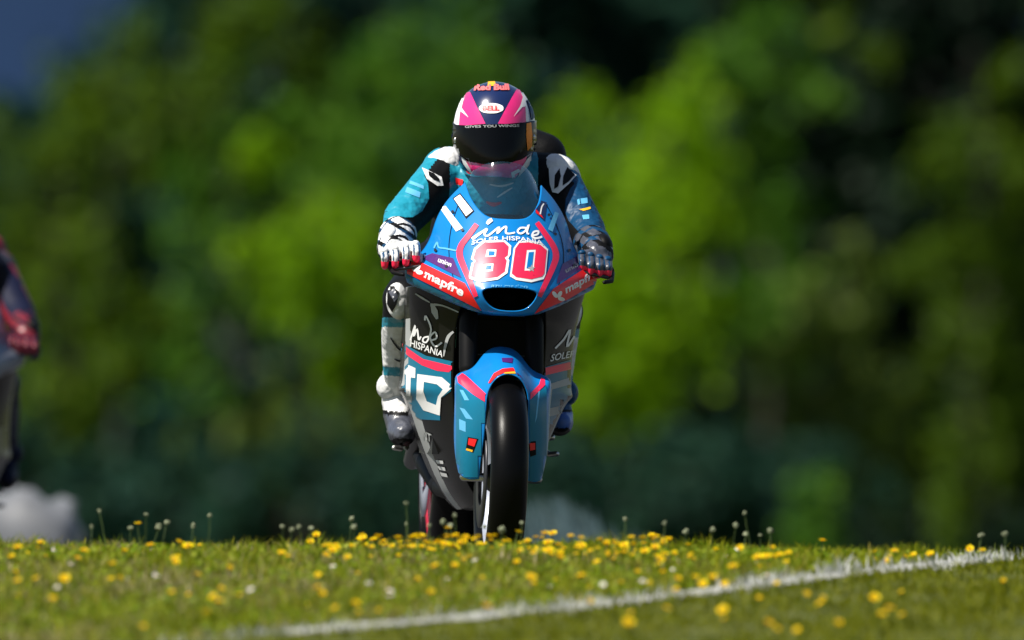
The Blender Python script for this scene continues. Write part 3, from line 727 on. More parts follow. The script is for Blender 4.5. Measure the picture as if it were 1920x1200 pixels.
    stroke('chest_reflection_mark', body, BB, [(912, 378), (925, 383), (940, 379)], [3, 8, 3], M['red'], off=.002)  # red smear painted to imitate a blurred reflection in the screen
    stroke('chest_reflection_mark', body, BB, [(932, 370), (945, 361), (960, 352)], [2, 4, 2], M['leather_white'], off=.002)
    stroke('chest_reflection_mark', body, BB, [(918, 346), (940, 349), (962, 343)], [2, 4, 2], M['leather_white'], off=.002)
    # pale sleeve marks
    for q in ([(1082, 376), (1086, 374), (1088, 384), (1084, 386)], [(1088, 374), (1100, 372), (1101, 382), (1090, 384)], [(1092, 405), (1104, 404), (1105, 412), (1094, 413)]):
        decal('sleeve_mark', body, BB, q, M['pale_blue'], off=.003)
    decal('sleeve_mark', body, BB, [(1086, 394), (1096, 392), (1106, 389), (1107, 393), (1094, 397)], M['yellow'], off=.003)
    for q in ([(770, 340), (794, 350), (794, 356), (768, 346)], [(764, 352), (788, 362), (786, 372), (760, 362)]):
        decal('sleeve_mark', body, BB, q, M['pale_blue'], off=.003)
    decal('chest_badge', body, BB, cH([(195, 800), (262, 815), (255, 855), (200, 845)]), M['red'], off=.003)

    # ---- helmet
    C = P(927, 240, .545); C.x = P(927, 240, .545).x
    prof = [(.139, .0, .0, .0), (.136, .030, .045, .045), (.122, .066, .088, .092), (.094, .096, .122, .124), (.055, .116, .145, .142), (.010, .1245, .158, .15),
            (-.035, .1255, .164, .148), (-.075, .119, .172, .135), (-.110, .106, .174, .105), (-.138, .088, .162, .078), (-.148, .070, .135, .06)]
    seg = 32; hv = [tuple(C + Vector((0, 0, .139)))]; hf = []
    for z, wdt, f_, b_ in prof[1:]:
        for k in range(seg):
            a = 2 * math.pi * k / seg; x = wdt * math.sin(a); cc = math.cos(a)
            hv.append((C.x + x, C.y - (f_ if cc > 0 else b_) * cc, C.z + z))
    for k in range(seg): hf.append((0, 1 + k, 1 + (k + 1) % seg))
    for r_ in range(len(prof) - 2):
        for k in range(seg):
            a = 1 + r_ * seg + k; b = 1 + r_ * seg + (k + 1) % seg; hf.append((a, a + seg, b + seg, b))
    he = mesh_obj('helmet', hv, hf, M['navy'], root)
    sb = he.modifiers.new('s', 'SUBSURF'); sb.levels = 2; sb.render_levels = 2; bake(he)
    bm = bmesh.new(); bm.from_mesh(he.data); bmesh.ops.recalc_face_normals(bm, faces=bm.faces[:]); bm.to_mesh(he.data); bm.free()
    he.data.polygons.foreach_set('use_smooth', [True] * len(he.data.polygons))
    HB = bvh_of(he)
    D = lambda n, pts, mt, **k: decal(n, he, HB, cH(pts), mt, cell=6, jump=.12, **k)
    D('pink_flash', [(300, 182), (355, 300), (415, 420), (228, 436), (222, 390), (245, 290), (270, 225)], M['hot_pink'], off=.0014)
    D('pink_flash', [(640, 163), (590, 250), (500, 420), (600, 425), (718, 405), (708, 330), (692, 270), (668, 215)], M['hot_pink'], off=.0014)
    D('white_edge', [(292, 182), (262, 225), (232, 285), (210, 350), (195, 420), (232, 436), (238, 350), (262, 262)], M['white'], off=.002)
    D('white_edge', [(262, 262), (252, 310), (300, 378), (240, 330), (238, 300)], M['white'], off=.0024)
    D('white_edge', [(640, 163), (672, 235), (655, 295), (608, 372), (668, 305), (690, 300), (694, 408), (715, 405), (708, 320), (690, 262), (704, 250), (668, 196)], M['white'], off=.002)
    D('blue_flash', [(690, 215), (735, 290), (760, 380), (735, 395), (722, 320), (705, 265)], M['leather_blue_shade'], off=.0014)
    ov = [(455 + 86 * math.cos(t), 313 + 36 * math.sin(t)) for t in [2 * math.pi * k / 24 for k in range(24)]]
    ov2 = [(455 + 76 * math.cos(t), 313 + 28 * math.sin(t)) for t in [2 * math.pi * k / 24 for k in range(24)]]
    D('oval_badge', ov, M['white'], off=.0016)
    lettering('lettering', he, HB, 'BELL', cH([(395, 330), (512, 330), (508, 294), (398, 294)]), M['red'], bold=.04, off=.0024, cell=6)
    D('sun_mark', [(430 + 0, 158), (432, 128), (455, 118), (480, 126), (486, 158)], M['yellow'], off=.0016)
    lettering('lettering', he, HB, 'Red Bull', cH([(335, 192), (580, 188), (572, 146), (345, 150)]), mat('pale_red_print', (.8, .16, .16), .4), bold=.05, off=.003, cell=6)
    D('chin_flash', [(270, 670), (390, 702), (470, 708), (600, 690), (700, 648), (690, 700), (620, 800), (600, 860), (480, 872), (400, 850), (330, 770)], M['hot_pink'], off=.0014)
    D('white_edge', [(245, 645), (275, 672), (330, 770), (310, 765), (262, 700)], M['white'], off=.002)
    D('white_edge', [(752, 620), (752, 660), (690, 740), (640, 790), (660, 730), (705, 662)], M['white'], off=.002)
    D('white_edge', [(590, 760), (640, 735), (660, 750), (615, 775), (625, 830), (600, 800)], M['white'], off=.002)
    vis = [(176, 402), (215, 428), (300, 434), (420, 428), (560, 424), (680, 412), (745, 400), (782, 392), (778, 540), (748, 605), (660, 668), (580, 692), (480, 700), (390, 697), (300, 682), (240, 640), (196, 560), (180, 470)]
    vz = D('visor', vis, M['visor'], off=.005)
    m_ = vz.modifiers.new('t', 'SOLIDIFY'); m_.thickness = .004; m_.offset = -1; bake(vz)
    vz.data.polygons.foreach_set('use_smooth', [True] * len(vz.data.polygons))
    VB = bvh_of(vz)
    decal('visor_tint', vz, VB, cH([(700, 418), (732, 410), (740, 500), (738, 580), (706, 610), (698, 500)]), M['gold'], off=.001, cell=6, jump=.12)
    lettering('lettering', vz, VB, 'GIVES YOU WINGS', cH([(272, 450), (650, 442), (650, 424), (272, 432)]), M['grey_print'], off=.001, cell=6)
    for q in ((212, 536), (742, 512)):
        ray_l = HB.ray_cast(CAML, ROTI @ ray(*cH([q])[0]))[0]
        if ray_l is not None:
            bm = bmesh.new(); ellipsoid(bm, ray_l, (.010, .006, .010)); bm_obj('visor_pivot', bm, M['metal'], he)
    for q in ((196, 352), (752, 318)):
        ray_l = HB.ray_cast(CAML, ROTI @ ray(*cH([q])[0]))[0]
        if ray_l is not None:
            bm = bmesh.new(); ellipsoid(bm, ray_l, (.006, .006, .009)); bm_obj('vent_button', bm, M['yellow'], he)

    # ---- gloves: palm, four fingers over the lever, thumb under the grip
    for s in (-1, 1):
        if s < 0: k0, k1 = P(780, 462, .225), P(721, 476, .235)     # index .. little knuckle
        else: k0, k1 = P(1090, 480, .225), P(1140, 492, .235)
        bm = bmesh.new()
        wr = H[s] + Vector((0, .0, 0))
        capsule(bm, E[s] + (H[s] - E[s]) * .55, .058, wr, .050)
        for t in (0.08, .36, .64, .92):
            kn = k0.lerp(k1, t); capsule(bm, wr.lerp(kn, .15), .028, kn, .0165)
        rows_ = []
        for i, t in enumerate((0.0, .33, .67, 1.0)):
            kn = k0.lerp(k1, t); ln = (.92, 1.0, .96, .8)[i]
            a = kn + Vector((0, -.030, -.018)) * ln; b = a + Vector((0, .004, -.024)) * ln; c_ = b + Vector((-s * .003, .024, -.006)) * ln
            capsule(bm, kn, .0135, a, .0122, 12); capsule(bm, a, .0122, b, .0112, 12); capsule(bm, b, .0112, c_, .0100, 12)
            rows_.append((a, b, c_))
        tb = wr.lerp(k0, .45) + Vector((-s * .01, .0, -.02)); t1 = k0 + Vector((-s * .022, .0, -.035)); t2 = t1 + Vector((s * .012, -.006, -.03))
        capsule(bm, tb, .018, t1, .014, 12); capsule(bm, t1, .014, t2, .011, 12)
        gl = remesh('glove', bm, [M['leather_white'] if s < 0 else M['leather_grey'], M['pink'], M['leather_blue_shade'], M['leather_black']], root, .0038, 3)  # right glove darker, its shade put into the leather colour
        zt = min(r_[0].z for r_ in rows_) - .008
        idx = []
        nz = {}
        for p in gl.data.polygons:
            c = p.center; k = 0
            fz = [min(1, max(0, 0)) for _ in ()]
            di = min(((c - a).length, (c - b).length) for a, b, c_ in rows_)
            near = min(min((c - a.lerp(b, .5)).length, (c - b).length, (c - c_).length) for a, b, c_ in rows_)
            if min((c - b).length if c.z < a.z else 9 for a, b, c_ in rows_) < .0165 or min((c - c_).length for a, b, c_ in rows_) < .0165: k = 1
            elif c.y < k0.y - .004: k = 2 if math.sin(c.x * 420) > .55 else 0
            elif c.y > k0.y + .02 and (math.sin(c.z * 150 + c.x * 90) > .45 or math.sin(c.y * 130 - c.x * 60) > .8): k = 3 if math.sin(c.z * 60 + c.y * 90) > -.3 else 2
            idx.append(k)
        gl.data.polygons.foreach_set('material_index', idx)
        # knuckle guard
        bm = bmesh.new()
        for t in (0.02, .33, .66, .98):
            kn = k0.lerp(k1, t); ellipsoid(bm, kn + Vector((0, -.004, .008)), (.0125, .012, .011))
        bm_obj('knuckle_guard', bm, M['leather_white'] if s < 0 else M['leather_blue_shade'], gl)
        bm = bmesh.new(); q = (E[s] + (H[s] - E[s]) * .72) + Vector((s * .026, -.02, .012)); ellipsoid(bm, q, (.026, .06, .034), (0, R(-25 * s), 0))
        bm_obj('wrist_guard', bm, M['leather_white'] if s < 0 else M['black'], gl)

    # ---- knee sliders, boots
    for s in (-1, 1):
        bm = bmesh.new(); c = KN[s] + Vector((s * .022, -.040, -.005)); ellipsoid(bm, c, (.036, .038, .056), (0, R(8 * s), 0))
        ks = bm_obj('knee_slider', bm, M['leather_white'], root); kb = bvh_of(ks)
        if s < 0:
            decal('emblem', ks, kb, [(728, 527), (742, 524), (740, 540), (748, 548), (744, 570), (736, 585), (727, 570)], M['black'], off=.002, jump=.2)
            decal('emblem', ks, kb, [(730, 548), (740, 541), (743, 550), (748, 556), (740, 566), (736, 558)], M['leather_grey'], off=.003, jump=.2)
        bm = bmesh.new()
        capsule(bm, AN[s] + Vector((0, -.012, .06)), .053, AN[s] + Vector((s * -.0, .02, -.03)), .050)
        capsule(bm, AN[s] + Vector((0, .03, -.06)), .045, TO[s] + Vector((0, .05, .0)), .043); capsule(bm, TO[s] + Vector((0, .06, .0)), .043, TO[s], .032)
        capsule(bm, AN[s] + Vector((0, .0, -.02)), .05, TO[s] + Vector((0, .08, .015)), .045)
        bt = remesh('boot', bm, [M['leather_white'], M['leather_grey'], M['black']], root, .006, 4)
        idx = []
        for p in bt.data.polygons:
            t = (p.center.z - TO[s].z) / (AN[s].z - TO[s].z)
            idx.append(2 if p.normal.z < -.55 or .42 < t < .52 else (0 if t > .5 else 1))
        bt.data.polygons.foreach_set('material_index', idx)
        if s > 0:
            for i in range(3): bt.material_slots[i].link = 'DATA'
            bt.data.materials[0] = M['leather_blue_shade']; bt.data.materials[1] = mat('blue_boot', (.03, .10, .36), .4)
        # ankle cup
        bm = bmesh.new(); ellipsoid(bm, AN[s] + Vector((s * .03, -.015, .015)), (.04, .05, .042)); bm_obj('ankle_cup', bm, M['leather_white'] if s < 0 else M['leather_blue_shade'], bt)
    return root

RIDER = build_person()

# ================================================================== second bike and rider at the left edge, further down the track
dark_red = mat('dark_red_leather', (.16, .008, .018), .45, bump=.4, bscale=60)
navy_l = mat('navy_leather', (.006, .008, .026), .6, bump=.4, bscale=60, spec=.15)
swap_bike = {'blue_paint': mat('steel_blue_paint', (.06, .10, .16), .35, coat=.5), 'teal_paint': mat('grey_paint', (.05, .05, .055), .4, coat=.4), 'red_vinyl': mat('silver_vinyl', (.16, .18, .22), .4)}
swap_bike['grey_print'] = mat('dim_print_highlight', (.10, .10, .11), .5); swap_bike['purple_vinyl'] = swap_bike['silver'] = mat('slate_vinyl', (.05, .09, .15), .4)
swap_rider = {'teal_leather': navy_l, 'blue_leather': navy_l, 'pink_vinyl': dark_red, 'silver_leather': dark_red, 'white_leather': mat('slate_leather', (.035, .038, .055), .6, spec=.2), 'blue_boot': navy_l,  'hot_pink_paint': dark_red}
SKIP = ('lettering', 'script_lettering', 'race_number', 'number_outline', 'number_counter', 'big_letter', 'star_mark', 'petal_mark', 'chest_badge', 'emblem', 'sleeve_mark', 'sponsor_plate', 'white_block', 'pink_stripe', 'white_letter', 'badge', 'white_bar', 'oval_badge', 'sun_mark')
def copy_tree(o, parent, swap):
    c = o.copy()
    if o.data:
        c.data = o.data.copy()
        for i, m in enumerate(c.data.materials):
            if m and m.name in swap: c.data.materials[i] = swap[m.name]
    COL.objects.link(c); c.parent = parent
    for ch in list(o.children):
        if ch.name.split('.')[0] in SKIP: continue
        copy_tree(ch, c, swap)
    return c
d2 = 58.8; x2 = (-122 - 960) / K * d2
for src, sw, lab in ((BIKE, swap_bike, 'grey and steel blue racing motorcycle cut off by the left edge of the picture'), (RIDER, swap_rider, 'racer in navy and red leathers, only arm and glove visible at left edge')):
    c = copy_tree(src, None, sw); c.location = (x2 + .015, d2, float(hgt(x2, d2)) + .004); c.rotation_euler = (0, R(1.5), R(4)); c['label'] = lab
bpy.context.view_layer.update()
c2 = [o for o in bpy.data.objects if o.parent is None and o.name.startswith('person.')][0]
# bold red piping along the second rider's sleeve
for ob in list(c2.children):
    if ob.name.startswith('body'):
        me = ob.data; me.materials.append(dark_red); n_ = len(me.materials) - 1
        for p in me.polygons:
            if p.center.z > .98 and abs(math.sin(p.center.x * 26 + p.center.z * 14)) > .955: p.material_index = n_

# ================================================================== trees
def leaves_mesh(name, pts, nrm, size, mats, parent):
    n = len(pts); r = rng.normal(size=(n, 3)); u = np.cross(nrm, r); u /= np.linalg.norm(u, axis=1, keepdims=True) + 1e-9
    v = np.cross(nrm, u); s = (size * rng.uniform(.6, 1.3, n))[:, None]
    q = np.stack([pts - u * s * .5, pts + v * s * .32, pts + u * s * .5, pts - v * s * .32], 1).reshape(-1, 3)
    return fast_mesh(name, q, 4, np.arange(4 * n), mats, parent)

def clump_points(c, rad, n):
    d = rng.normal(size=(n, 3)); d /= np.linalg.norm(d, axis=1, keepdims=True)
    k = 1 + .22 * np.sin(d[:, :1] * 7 + c[0] * 5) + .18 * np.sin(d[:, 2:] * 9 + c[2] * 3)
    r = rng.uniform(.35, 1, (n, 1)) ** .5
    p = np.array(c) + d * r * k * np.array(rad)
    nr = d * .6 + np.array([0, 0, .5]) + rng.normal(size=(n, 3)) * .55
    return p, nr / np.linalg.norm(nr, axis=1, keepdims=True)

def at(px, py, Y):
    d = ray(px, py); return CAM + d * (Y / d.y)

LM = {
    'bright': leaf_mat('leaf_bright', [(0, (.115, .250, .001)), (.5, (.180, .350, .002)), (1, (.240, .400, .003))], trans=.45),
    'olive': leaf_mat('leaf_olive', [(0, (.036, .082, .002)), (.5, (.062, .120, .003)), (1, (.100, .160, .004))]),
    'mid': leaf_mat('leaf_mid', [(0, (.036, .120, .006)), (.5, (.064, .168, .010)), (1, (.105, .210, .018))]),
    'grey': leaf_mat('leaf_grey', [(0, (.065, .115, .012)), (.5, (.095, .150, .020)), (1, (.150, .200, .045))]),
    'dark': leaf_mat('leaf_shade_dark', [(0, (.006, .030, .022)), (.5, (.012, .046, .030)), (1, (.024, .068, .034))], trans=.2),  # shade within the wood put into the leaf colour
    'black': leaf_mat('leaf_shade_black', [(0, (.003, .011, .006)), (.5, (.005, .017, .008)), (1, (.010, .030, .008))], trans=.12),  # deepest shade of the wood put into the leaf colour
}
BARK = mat('bark', (.022, .019, .015), .9, bump=.8, bscale=15, var=.35, nscale=6)

TS = 1.45
def tree(name, label, px, Y, clumps, leaf, dens=1.0, size=.13, trunk_r=.08, group='trees behind the track'):
    """clumps: (px, py, radius px) or (px, py, rx, rz, dy)"""
    Y = Y * TS; size = size * TS; trunk_r *= TS; dens = dens / TS ** 2
    x0 = at(px, 600, Y).x; base = Vector((x0, Y, float(hgt(x0, Y))))
    root = empty(name, base); tag(root, label, 'tree', group)
    P_, N_ = [], []; cs = []
    for c in clumps:
        rx = c[2]; rz = c[3] if len(c) > 3 else rx * .85; dy = c[4] if len(c) > 4 else random.uniform(-1.2, .8)
        q = at(c[0], c[1], Y + dy); sc = (Y + dy) / K
        rad = (rx * sc, max(rx, rz) * sc * .9, rz * sc); cs.append((q, rad))
        for k in range(6):                                   # each bough breaks up into uneven sprays
            f = 1.0 if k == 0 else random.uniform(.28, .62)
            o_ = Vector((random.gauss(0, .62) * rad[0], random.gauss(0, .5) * rad[1], random.gauss(0, .75) * rad[2])) if k else Vector((0, 0, 0))
            r3 = (rad[0] * f * random.uniform(.7, 1.1), rad[1] * f, rad[2] * f * random.uniform(.9, 1.9))
            n = int(1150 * dens * rad[0] * rad[2] * (.55 if k == 0 else f * f * .9)) + 12
            p, nr = clump_points(q + o_, r3, n); P_.append(p); N_.append(nr)
    pts = np.concatenate(P_) - np.array(base); nr = np.concatenate(N_)
    leaves_mesh('crown', pts, nr, size, [LM[leaf]], root)
    top = max(q.z for q, r in cs)
    bm = bmesh.new(); p = Vector((0, 0, -.15)); segs = 7; H_ = top - base.z - .3; prev = trunk_r
    for k in range(1, segs + 1):
        q = Vector((.12 * math.sin(k * 1.7 + px), .12 * math.cos(k * 1.3 + px), H_ * k / segs)); r = trunk_r * (1 - .8 * k / segs)
        capsule(bm, p, prev, q, r, 10, 2); p = q; prev = r
    bm_obj('trunk', bm, BARK, root)
    for q, rad in cs[::2][:10]:
        bm = bmesh.new(); e = q - base; st_ = Vector((0, 0, max(.5, min(H_ * .92, e.z - rad[2] * 1.2 - abs(e.x) * .5))))
        mid = st_.lerp(e, .55) + Vector((0, 0, -.12)); capsule(bm, st_, trunk_r * .4, mid, trunk_r * .25, 8, 2); capsule(bm, mid, trunk_r * .25, e, trunk_r * .1, 8, 2)
        bm_obj('limb', bm, BARK, root)
    return root

def scatter(x0, x1, y0, y1, n, r0, r1, seed, dy=1.5):
    r_ = random.Random(seed)
    return [(r_.uniform(x0, x1), r_.uniform(y0, y1), *(lambda a: (a, a * r_.uniform(.7, 1.1)))(r_.uniform(r0, r1)), r_.uniform(-dy, dy)) for _ in range(n)]

# back row: trees with the shade put into their dark leaf colour
back = [(-150, 172, 260), (130, 168, 270), (420, 171, -80), (700, 174, -60), (980, 170, -260), (1260, 175, -250), (1540, 169, -320), (1820, 173, -300), (2080, 171, -300)]
bl = ['leftmost dark tree at the back, beneath the blue gap', 'dark tree at the back beneath the blue gap, second from left', 'dark blue green tree between olive and bright green trees on the left',
      'dark tree at the back behind the left bright green bush', 'dark tree at the back directly above the helmet', 'dark tree top showing upper right of the helmet', 'nearly black tall tree right of centre',
      'nearly black tall tree near the right edge', 'nearly black tall tree beyond the right edge']
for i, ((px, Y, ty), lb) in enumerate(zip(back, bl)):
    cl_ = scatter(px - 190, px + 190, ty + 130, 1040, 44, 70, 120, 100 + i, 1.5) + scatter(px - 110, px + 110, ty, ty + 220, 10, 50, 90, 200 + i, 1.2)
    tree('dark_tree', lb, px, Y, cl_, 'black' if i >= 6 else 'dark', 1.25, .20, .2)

# the belt of trees goes on to either side of the view
for i, (px, lf_, ty, lb) in enumerate(((-480, 'olive', 60, 'olive tree beyond the left edge of the view'), (-820, 'dark', -150, 'dark tree beyond the left edge, second out'), (-1160, 'mid', -60, 'green tree beyond the left edge, third out'), (-1500, 'dark', -200, 'dark tree farthest beyond the left edge'),
                                  (2380, 'mid', -120, 'green tree beyond the right edge of the view'), (2700, 'dark', -240, 'dark tree beyond the right edge, second out'), (3020, 'olive', -60, 'olive tree beyond the right edge, third out'), (3350, 'dark', -200, 'dark tree farthest beyond the right edge'))):
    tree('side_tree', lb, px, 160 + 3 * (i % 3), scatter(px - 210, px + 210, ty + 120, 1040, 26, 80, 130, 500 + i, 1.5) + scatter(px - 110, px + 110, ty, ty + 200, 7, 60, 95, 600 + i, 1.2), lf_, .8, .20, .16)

# lit deciduous trees in front of them
tree('leafy_tree', 'olive green tree with yellowish clumps near the left edge', 120, 150,
     [(40, 330, 90), (150, 350, 100), (60, 480, 100), (170, 470, 90), (120, 600, 110), (200, 700, 90), (90, 760, 90), (150, 880, 80), (60, 900, 80), (200, 560, 70), (140, 250, 60), (20, 620, 80)], 'olive', .75)
tree('leafy_tree', 'dark olive tree whose top stands against the blue gap', 210, 156,
     [(205, 90, 42), (165, 180, 60), (270, 170, 65), (220, 200, 80), (390, 110, 55), (430, 60, 60), (300, 230, 80), (470, 30, 70), (560, 70, 70), (150, 230, 60), (380, 160, 60)], 'olive', .55)
tree('leafy_tree', 'thin grey green tree left of the bright bush', 440, 158,
     [(420, 160, 70), (470, 220, 80), (430, 310, 80), (500, 320, 60), (360, 420, 70), (420, 480, 60), (380, 560, 60), (330, 300, 60), (470, 560, 40), (360, 660, 50), (300, 690, 50), (420, 740, 50)], 'mid', .18)
tree('leafy_tree', 'bright yellow green bush left of the rider', 580, 146,
     [(560, 470, 75), (500, 465, 45), (620, 520, 70), (660, 450, 60), (590, 570, 50), (660, 590, 60), (640, 670, 45), (500, 300, 40, 26), (470, 310, 40, 25), (700, 660, 50), (580, 400, 40)], 'bright', .8)
tree('leafy_tree', 'tall green tree behind the helmet', 780, 152,
     [(660, 220, 70), (720, 300, 90), (780, 200, 80), (760, 100, 70), (830, 130, 60), (690, 130, 50), (850, 250, 80), (640, 330, 60), (770, 400, 80), (690, 440, 70), (850, 370, 80), (880, 60, 50), (700, 540, 70), (640, 250, 40), (560, 230, 50), (940, 150, 50), (800, 520, 70)], 'mid', .85)
tree('leafy_tree', 'grey green shrub low behind the rider, left of the boot', 560, 144,
     [(530, 800, 40, 70), (560, 900, 40, 60), (620, 830, 40), (680, 780, 40), (500, 900, 30), (440, 820, 35), (350, 850, 35), (650, 930, 40)], 'grey', .22, group='low shrubs')
tree('leafy_tree', 'brightest yellow green tree right of the rider', 1240, 146,
     [(1270, 200, 60), (1230, 250, 60), (1310, 240, 55), (1180, 330, 80), (1250, 350, 80), (1320, 320, 70), (1130, 390, 60), (1200, 430, 80), (1290, 420, 80), (1350, 400, 50), (1150, 500, 80), (1240, 520, 80),
      (1120, 580, 70), (1200, 620, 80), (1300, 660, 60), (1240, 700, 70), (1130, 690, 70), (1320, 570, 50), (1110, 760, 60), (1180, 760, 60), (1100, 220, 55), (1060, 300, 50)], 'bright', .72)
tree('leafy_tree', 'grey green tall tree beside the brightest tree, right of centre', 1440, 150,
     [(1400, 60, 50), (1430, 130, 50), (1390, 190, 60), (1460, 220, 60), (1440, 310, 60), (1480, 380, 60), (1420, 430, 60), (1460, 500, 60), (1400, 540, 50), (1500, 560, 60), (1420, 620, 50), (1480, 690, 40), (1360, 120, 40), (1500, 100, 50), (1530, 180, 40)], 'mid', .6)
tree('leafy_tree', 'pale clumped tree with round tufts low on the right', 1560, 147,
     [(1530, 580, 70, 55), (1490, 640, 40), (1600, 470, 40), (1590, 590, 50), (1560, 720, 70), (1510, 780, 60), (1600, 800, 70), (1660, 760, 55), (1640, 860, 60), (1540, 880, 60), (1420, 650, 35, 60), (1690, 720, 50), (1620, 930, 60), (1700, 900, 50)], 'grey', .8)
tree('leafy_tree', 'leafy green tree at the right edge', 1840, 148,
     [(1790, 260, 55), (1760, 320, 45), (1860, 250, 60), (1900, 330, 60), (1780, 470, 60), (1850, 430, 70), (1740, 520, 50), (1850, 560, 80), (1910, 500, 60), (1790, 610, 60), (1880, 660, 70), (1760, 700, 50), (1830, 760, 60), (1910, 780, 60), (1840, 870, 60), (1900, 150, 50), (1770, 840, 50), (1560, 50, 40), (1640, 110, 30), (1880, 930, 60), (1800, 950, 50)], 'olive', .7)
tree('round_bush', 'small round bright bush above the crest on the right', 1537, 120, [(1540, 955, 42, 55, 0), (1535, 985, 45, 40, 0), (1520, 1005, 45, 30, .2)], 'mid', 1.6, .09, .04, 'low shrubs')
tree('round_bush', 'slim pale green bush low near the right edge', 1770, 122, [(1772, 930, 26, 70, 0), (1785, 1000, 36, 45, 0)], 'olive', 1.2, .08, .04, 'low shrubs')

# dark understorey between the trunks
under = [(60, 139, 'dark bush low at the left behind the pale shimmer'), (330, 141, 'dark bush low left of the rear wheel, below the olive tree'), (560, 138, 'dark teal bush nearest left of the rider'), (790, 141, 'dark bush directly behind the wheels'),
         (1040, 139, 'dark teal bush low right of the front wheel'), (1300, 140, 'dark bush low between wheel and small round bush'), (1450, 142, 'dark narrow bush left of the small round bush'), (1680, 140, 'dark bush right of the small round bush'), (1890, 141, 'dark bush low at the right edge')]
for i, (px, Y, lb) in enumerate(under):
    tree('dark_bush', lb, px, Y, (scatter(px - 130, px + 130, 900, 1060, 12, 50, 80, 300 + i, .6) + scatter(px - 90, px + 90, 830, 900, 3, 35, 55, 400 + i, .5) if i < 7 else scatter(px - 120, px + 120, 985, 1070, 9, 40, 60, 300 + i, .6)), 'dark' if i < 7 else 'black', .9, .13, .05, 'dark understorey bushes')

# added ridge standing in for dark blue sky in the gap at top left
rx_ = np.linspace(-420, 300, 90); rv = []; rf = []
for k, t in enumerate((0, .25, .5, .75, 1)):
    for i, x in enumerate(rx_):
        top = 92 + 10 * math.sin(x * .011) + 4 * math.sin(x * .05 + 1)
        rv.append((x, 1500 + 260 * t, -12 + top * math.sin(t * math.pi / 2) + (0 if k == 0 else 2 * math.sin(x * .3 + k))))
for k in range(4):
    for i in range(89): a = k * 90 + i; rf.append((a, a + 1, a + 91, a + 90))
tag(mesh_obj('sky_ridge', rv, rf, mat('sky_blue_ridge', (.0065, .018, .047), .95, var=.25, nscale=.05, spec=.1)), kind='structure')

# added pale block standing in for heat shimmer, half hidden by the crest
def shimmer_block():
    Y = 74.0; q = at(5, 985, Y); z0 = float(hgt(q.x, Y)); sc = Y / K
    h_ = at(62, 930, Y).z - z0; w_ = 290 * sc
    bm = bmesh.new(); bmesh.ops.create_cube(bm, size=1, matrix=Matrix.Diagonal((w_, .7, h_, 1)))
    bmesh.ops.subdivide_edges(bm, edges=bm.edges[:], cuts=8, use_grid_fill=True)
    for v in bm.verts:
        d = v.co; f = Vector((d.x / w_ * 2, d.y / .35, d.z / h_ * 2)); n4 = (abs(f.x) ** 5 + abs(f.y) ** 5 + abs(f.z) ** 5) ** .2
        k = 1 / max(n4, .01) * max(abs(f.x), abs(f.y), abs(f.z)); v.co = d * k + Vector((.03 * math.sin(d.z * 30 + d.y * 9), 0, .03 * math.sin(d.x * 23 + d.y * 8) + .015 * math.sin(d.x * 61)))
        v.co.z += h_ / 2
    o = bm_obj('heat_shimmer', bm, mat('shimmer_white', (.15, .155, .165), .5, var=.35, nscale=9, bump=.8, bscale=14))
    o.location = (q.x, Y, z0); tag(o, 'blurred pale block imitating heat shimmer behind the crest at lower left', 'shimmer_block')
shimmer_block()

# added pale strands standing in for heat shimmer, right of the front wheel
def shimmer_strands():
    Y = 66.0; n = 260; px = np.clip(rng.normal(1090, 64, n), 985, 1225)
    sc = Y / K; V_ = []; 
    base = []; 
    for i in range(n):
        q = at(px[i], 1000, Y + rng.uniform(-.25, .25)); z0 = float(hgt(q.x, q.y)) - .01
        topy = 925 + max(0, px[i] - 1080) * .42 + max(0, 1035 - px[i]) * .9 + rng.uniform(0, 60)
        tp = at(px[i] - rng.uniform(10, 70), topy, q.y); b0 = Vector((q.x, q.y, z0)); t = Vector((tp.x, q.y + rng.uniform(-.1, .1), tp.z))
        m = b0.lerp(t, .6) + Vector((.03, 0, .03)); wv = Vector((.0022, 0, .001))
        V_ += [b0 - wv, b0 + wv, m + wv, m - wv, m - wv * 1.4, m + wv * 1.4, t + wv * .4, t - wv * .4]
    x0 = float(np.mean([v.x for v in V_])); z0 = float(hgt(x0, Y)); org = Vector((x0, Y, z0))
    o = fast_mesh('shimmer_wisps', [tuple(v - org) for v in V_], 4, np.arange(len(V_)), [leaf_mat('shimmer_pale', [(0, (.09, .15, .16)), (1, (.17, .24, .25))], trans=.3, ttint=(1, 1, 1))])
    o.location = org; tag(o, 'wispy pale blue grey strands imitating heat shimmer, right of front wheel', 'grass', kind='stuff')
shimmer_strands()

# ================================================================== verge: grass, painted line, flowers
LA = ground_hit(1920, 1042); LBp = ground_hit(1290, 1118); LC = ground_hit(520, 1188)
line_pts = [ground_hit(x, y) for x, y in ((1918, 1042), (1700, 1066), (1480, 1092), (1290, 1117), (1060, 1142), (850, 1163), (640, 1180), (470, 1193))]
line_pts = [p for p in line_pts if p is not None]
a_ = np.array([[p.x, p.y] for p in line_pts])
_o = np.argsort(a_[:, 0]); LX, LY = a_[_o, 0], a_[_o, 1]
def line_y(x):
    x = np.asarray(x, float); return np.interp(x, LX, LY) + np.minimum(x - LX[0], 0) * 1.5 * (LY[2] - LY[0]) / (LX[2] - LX[0]) + np.maximum(x - LX[-1], 0) * (LY[-1] - LY[-3]) / (LX[-1] - LX[-3])
LWID = .50
def lw(x): return LWID * (1 + 1.3 * np.clip((np.asarray(x) - .25) / 1.0, 0, 1) ** 1.5)
lv, lf = [], []
xs = np.arange(-.55, 3.2, .08)
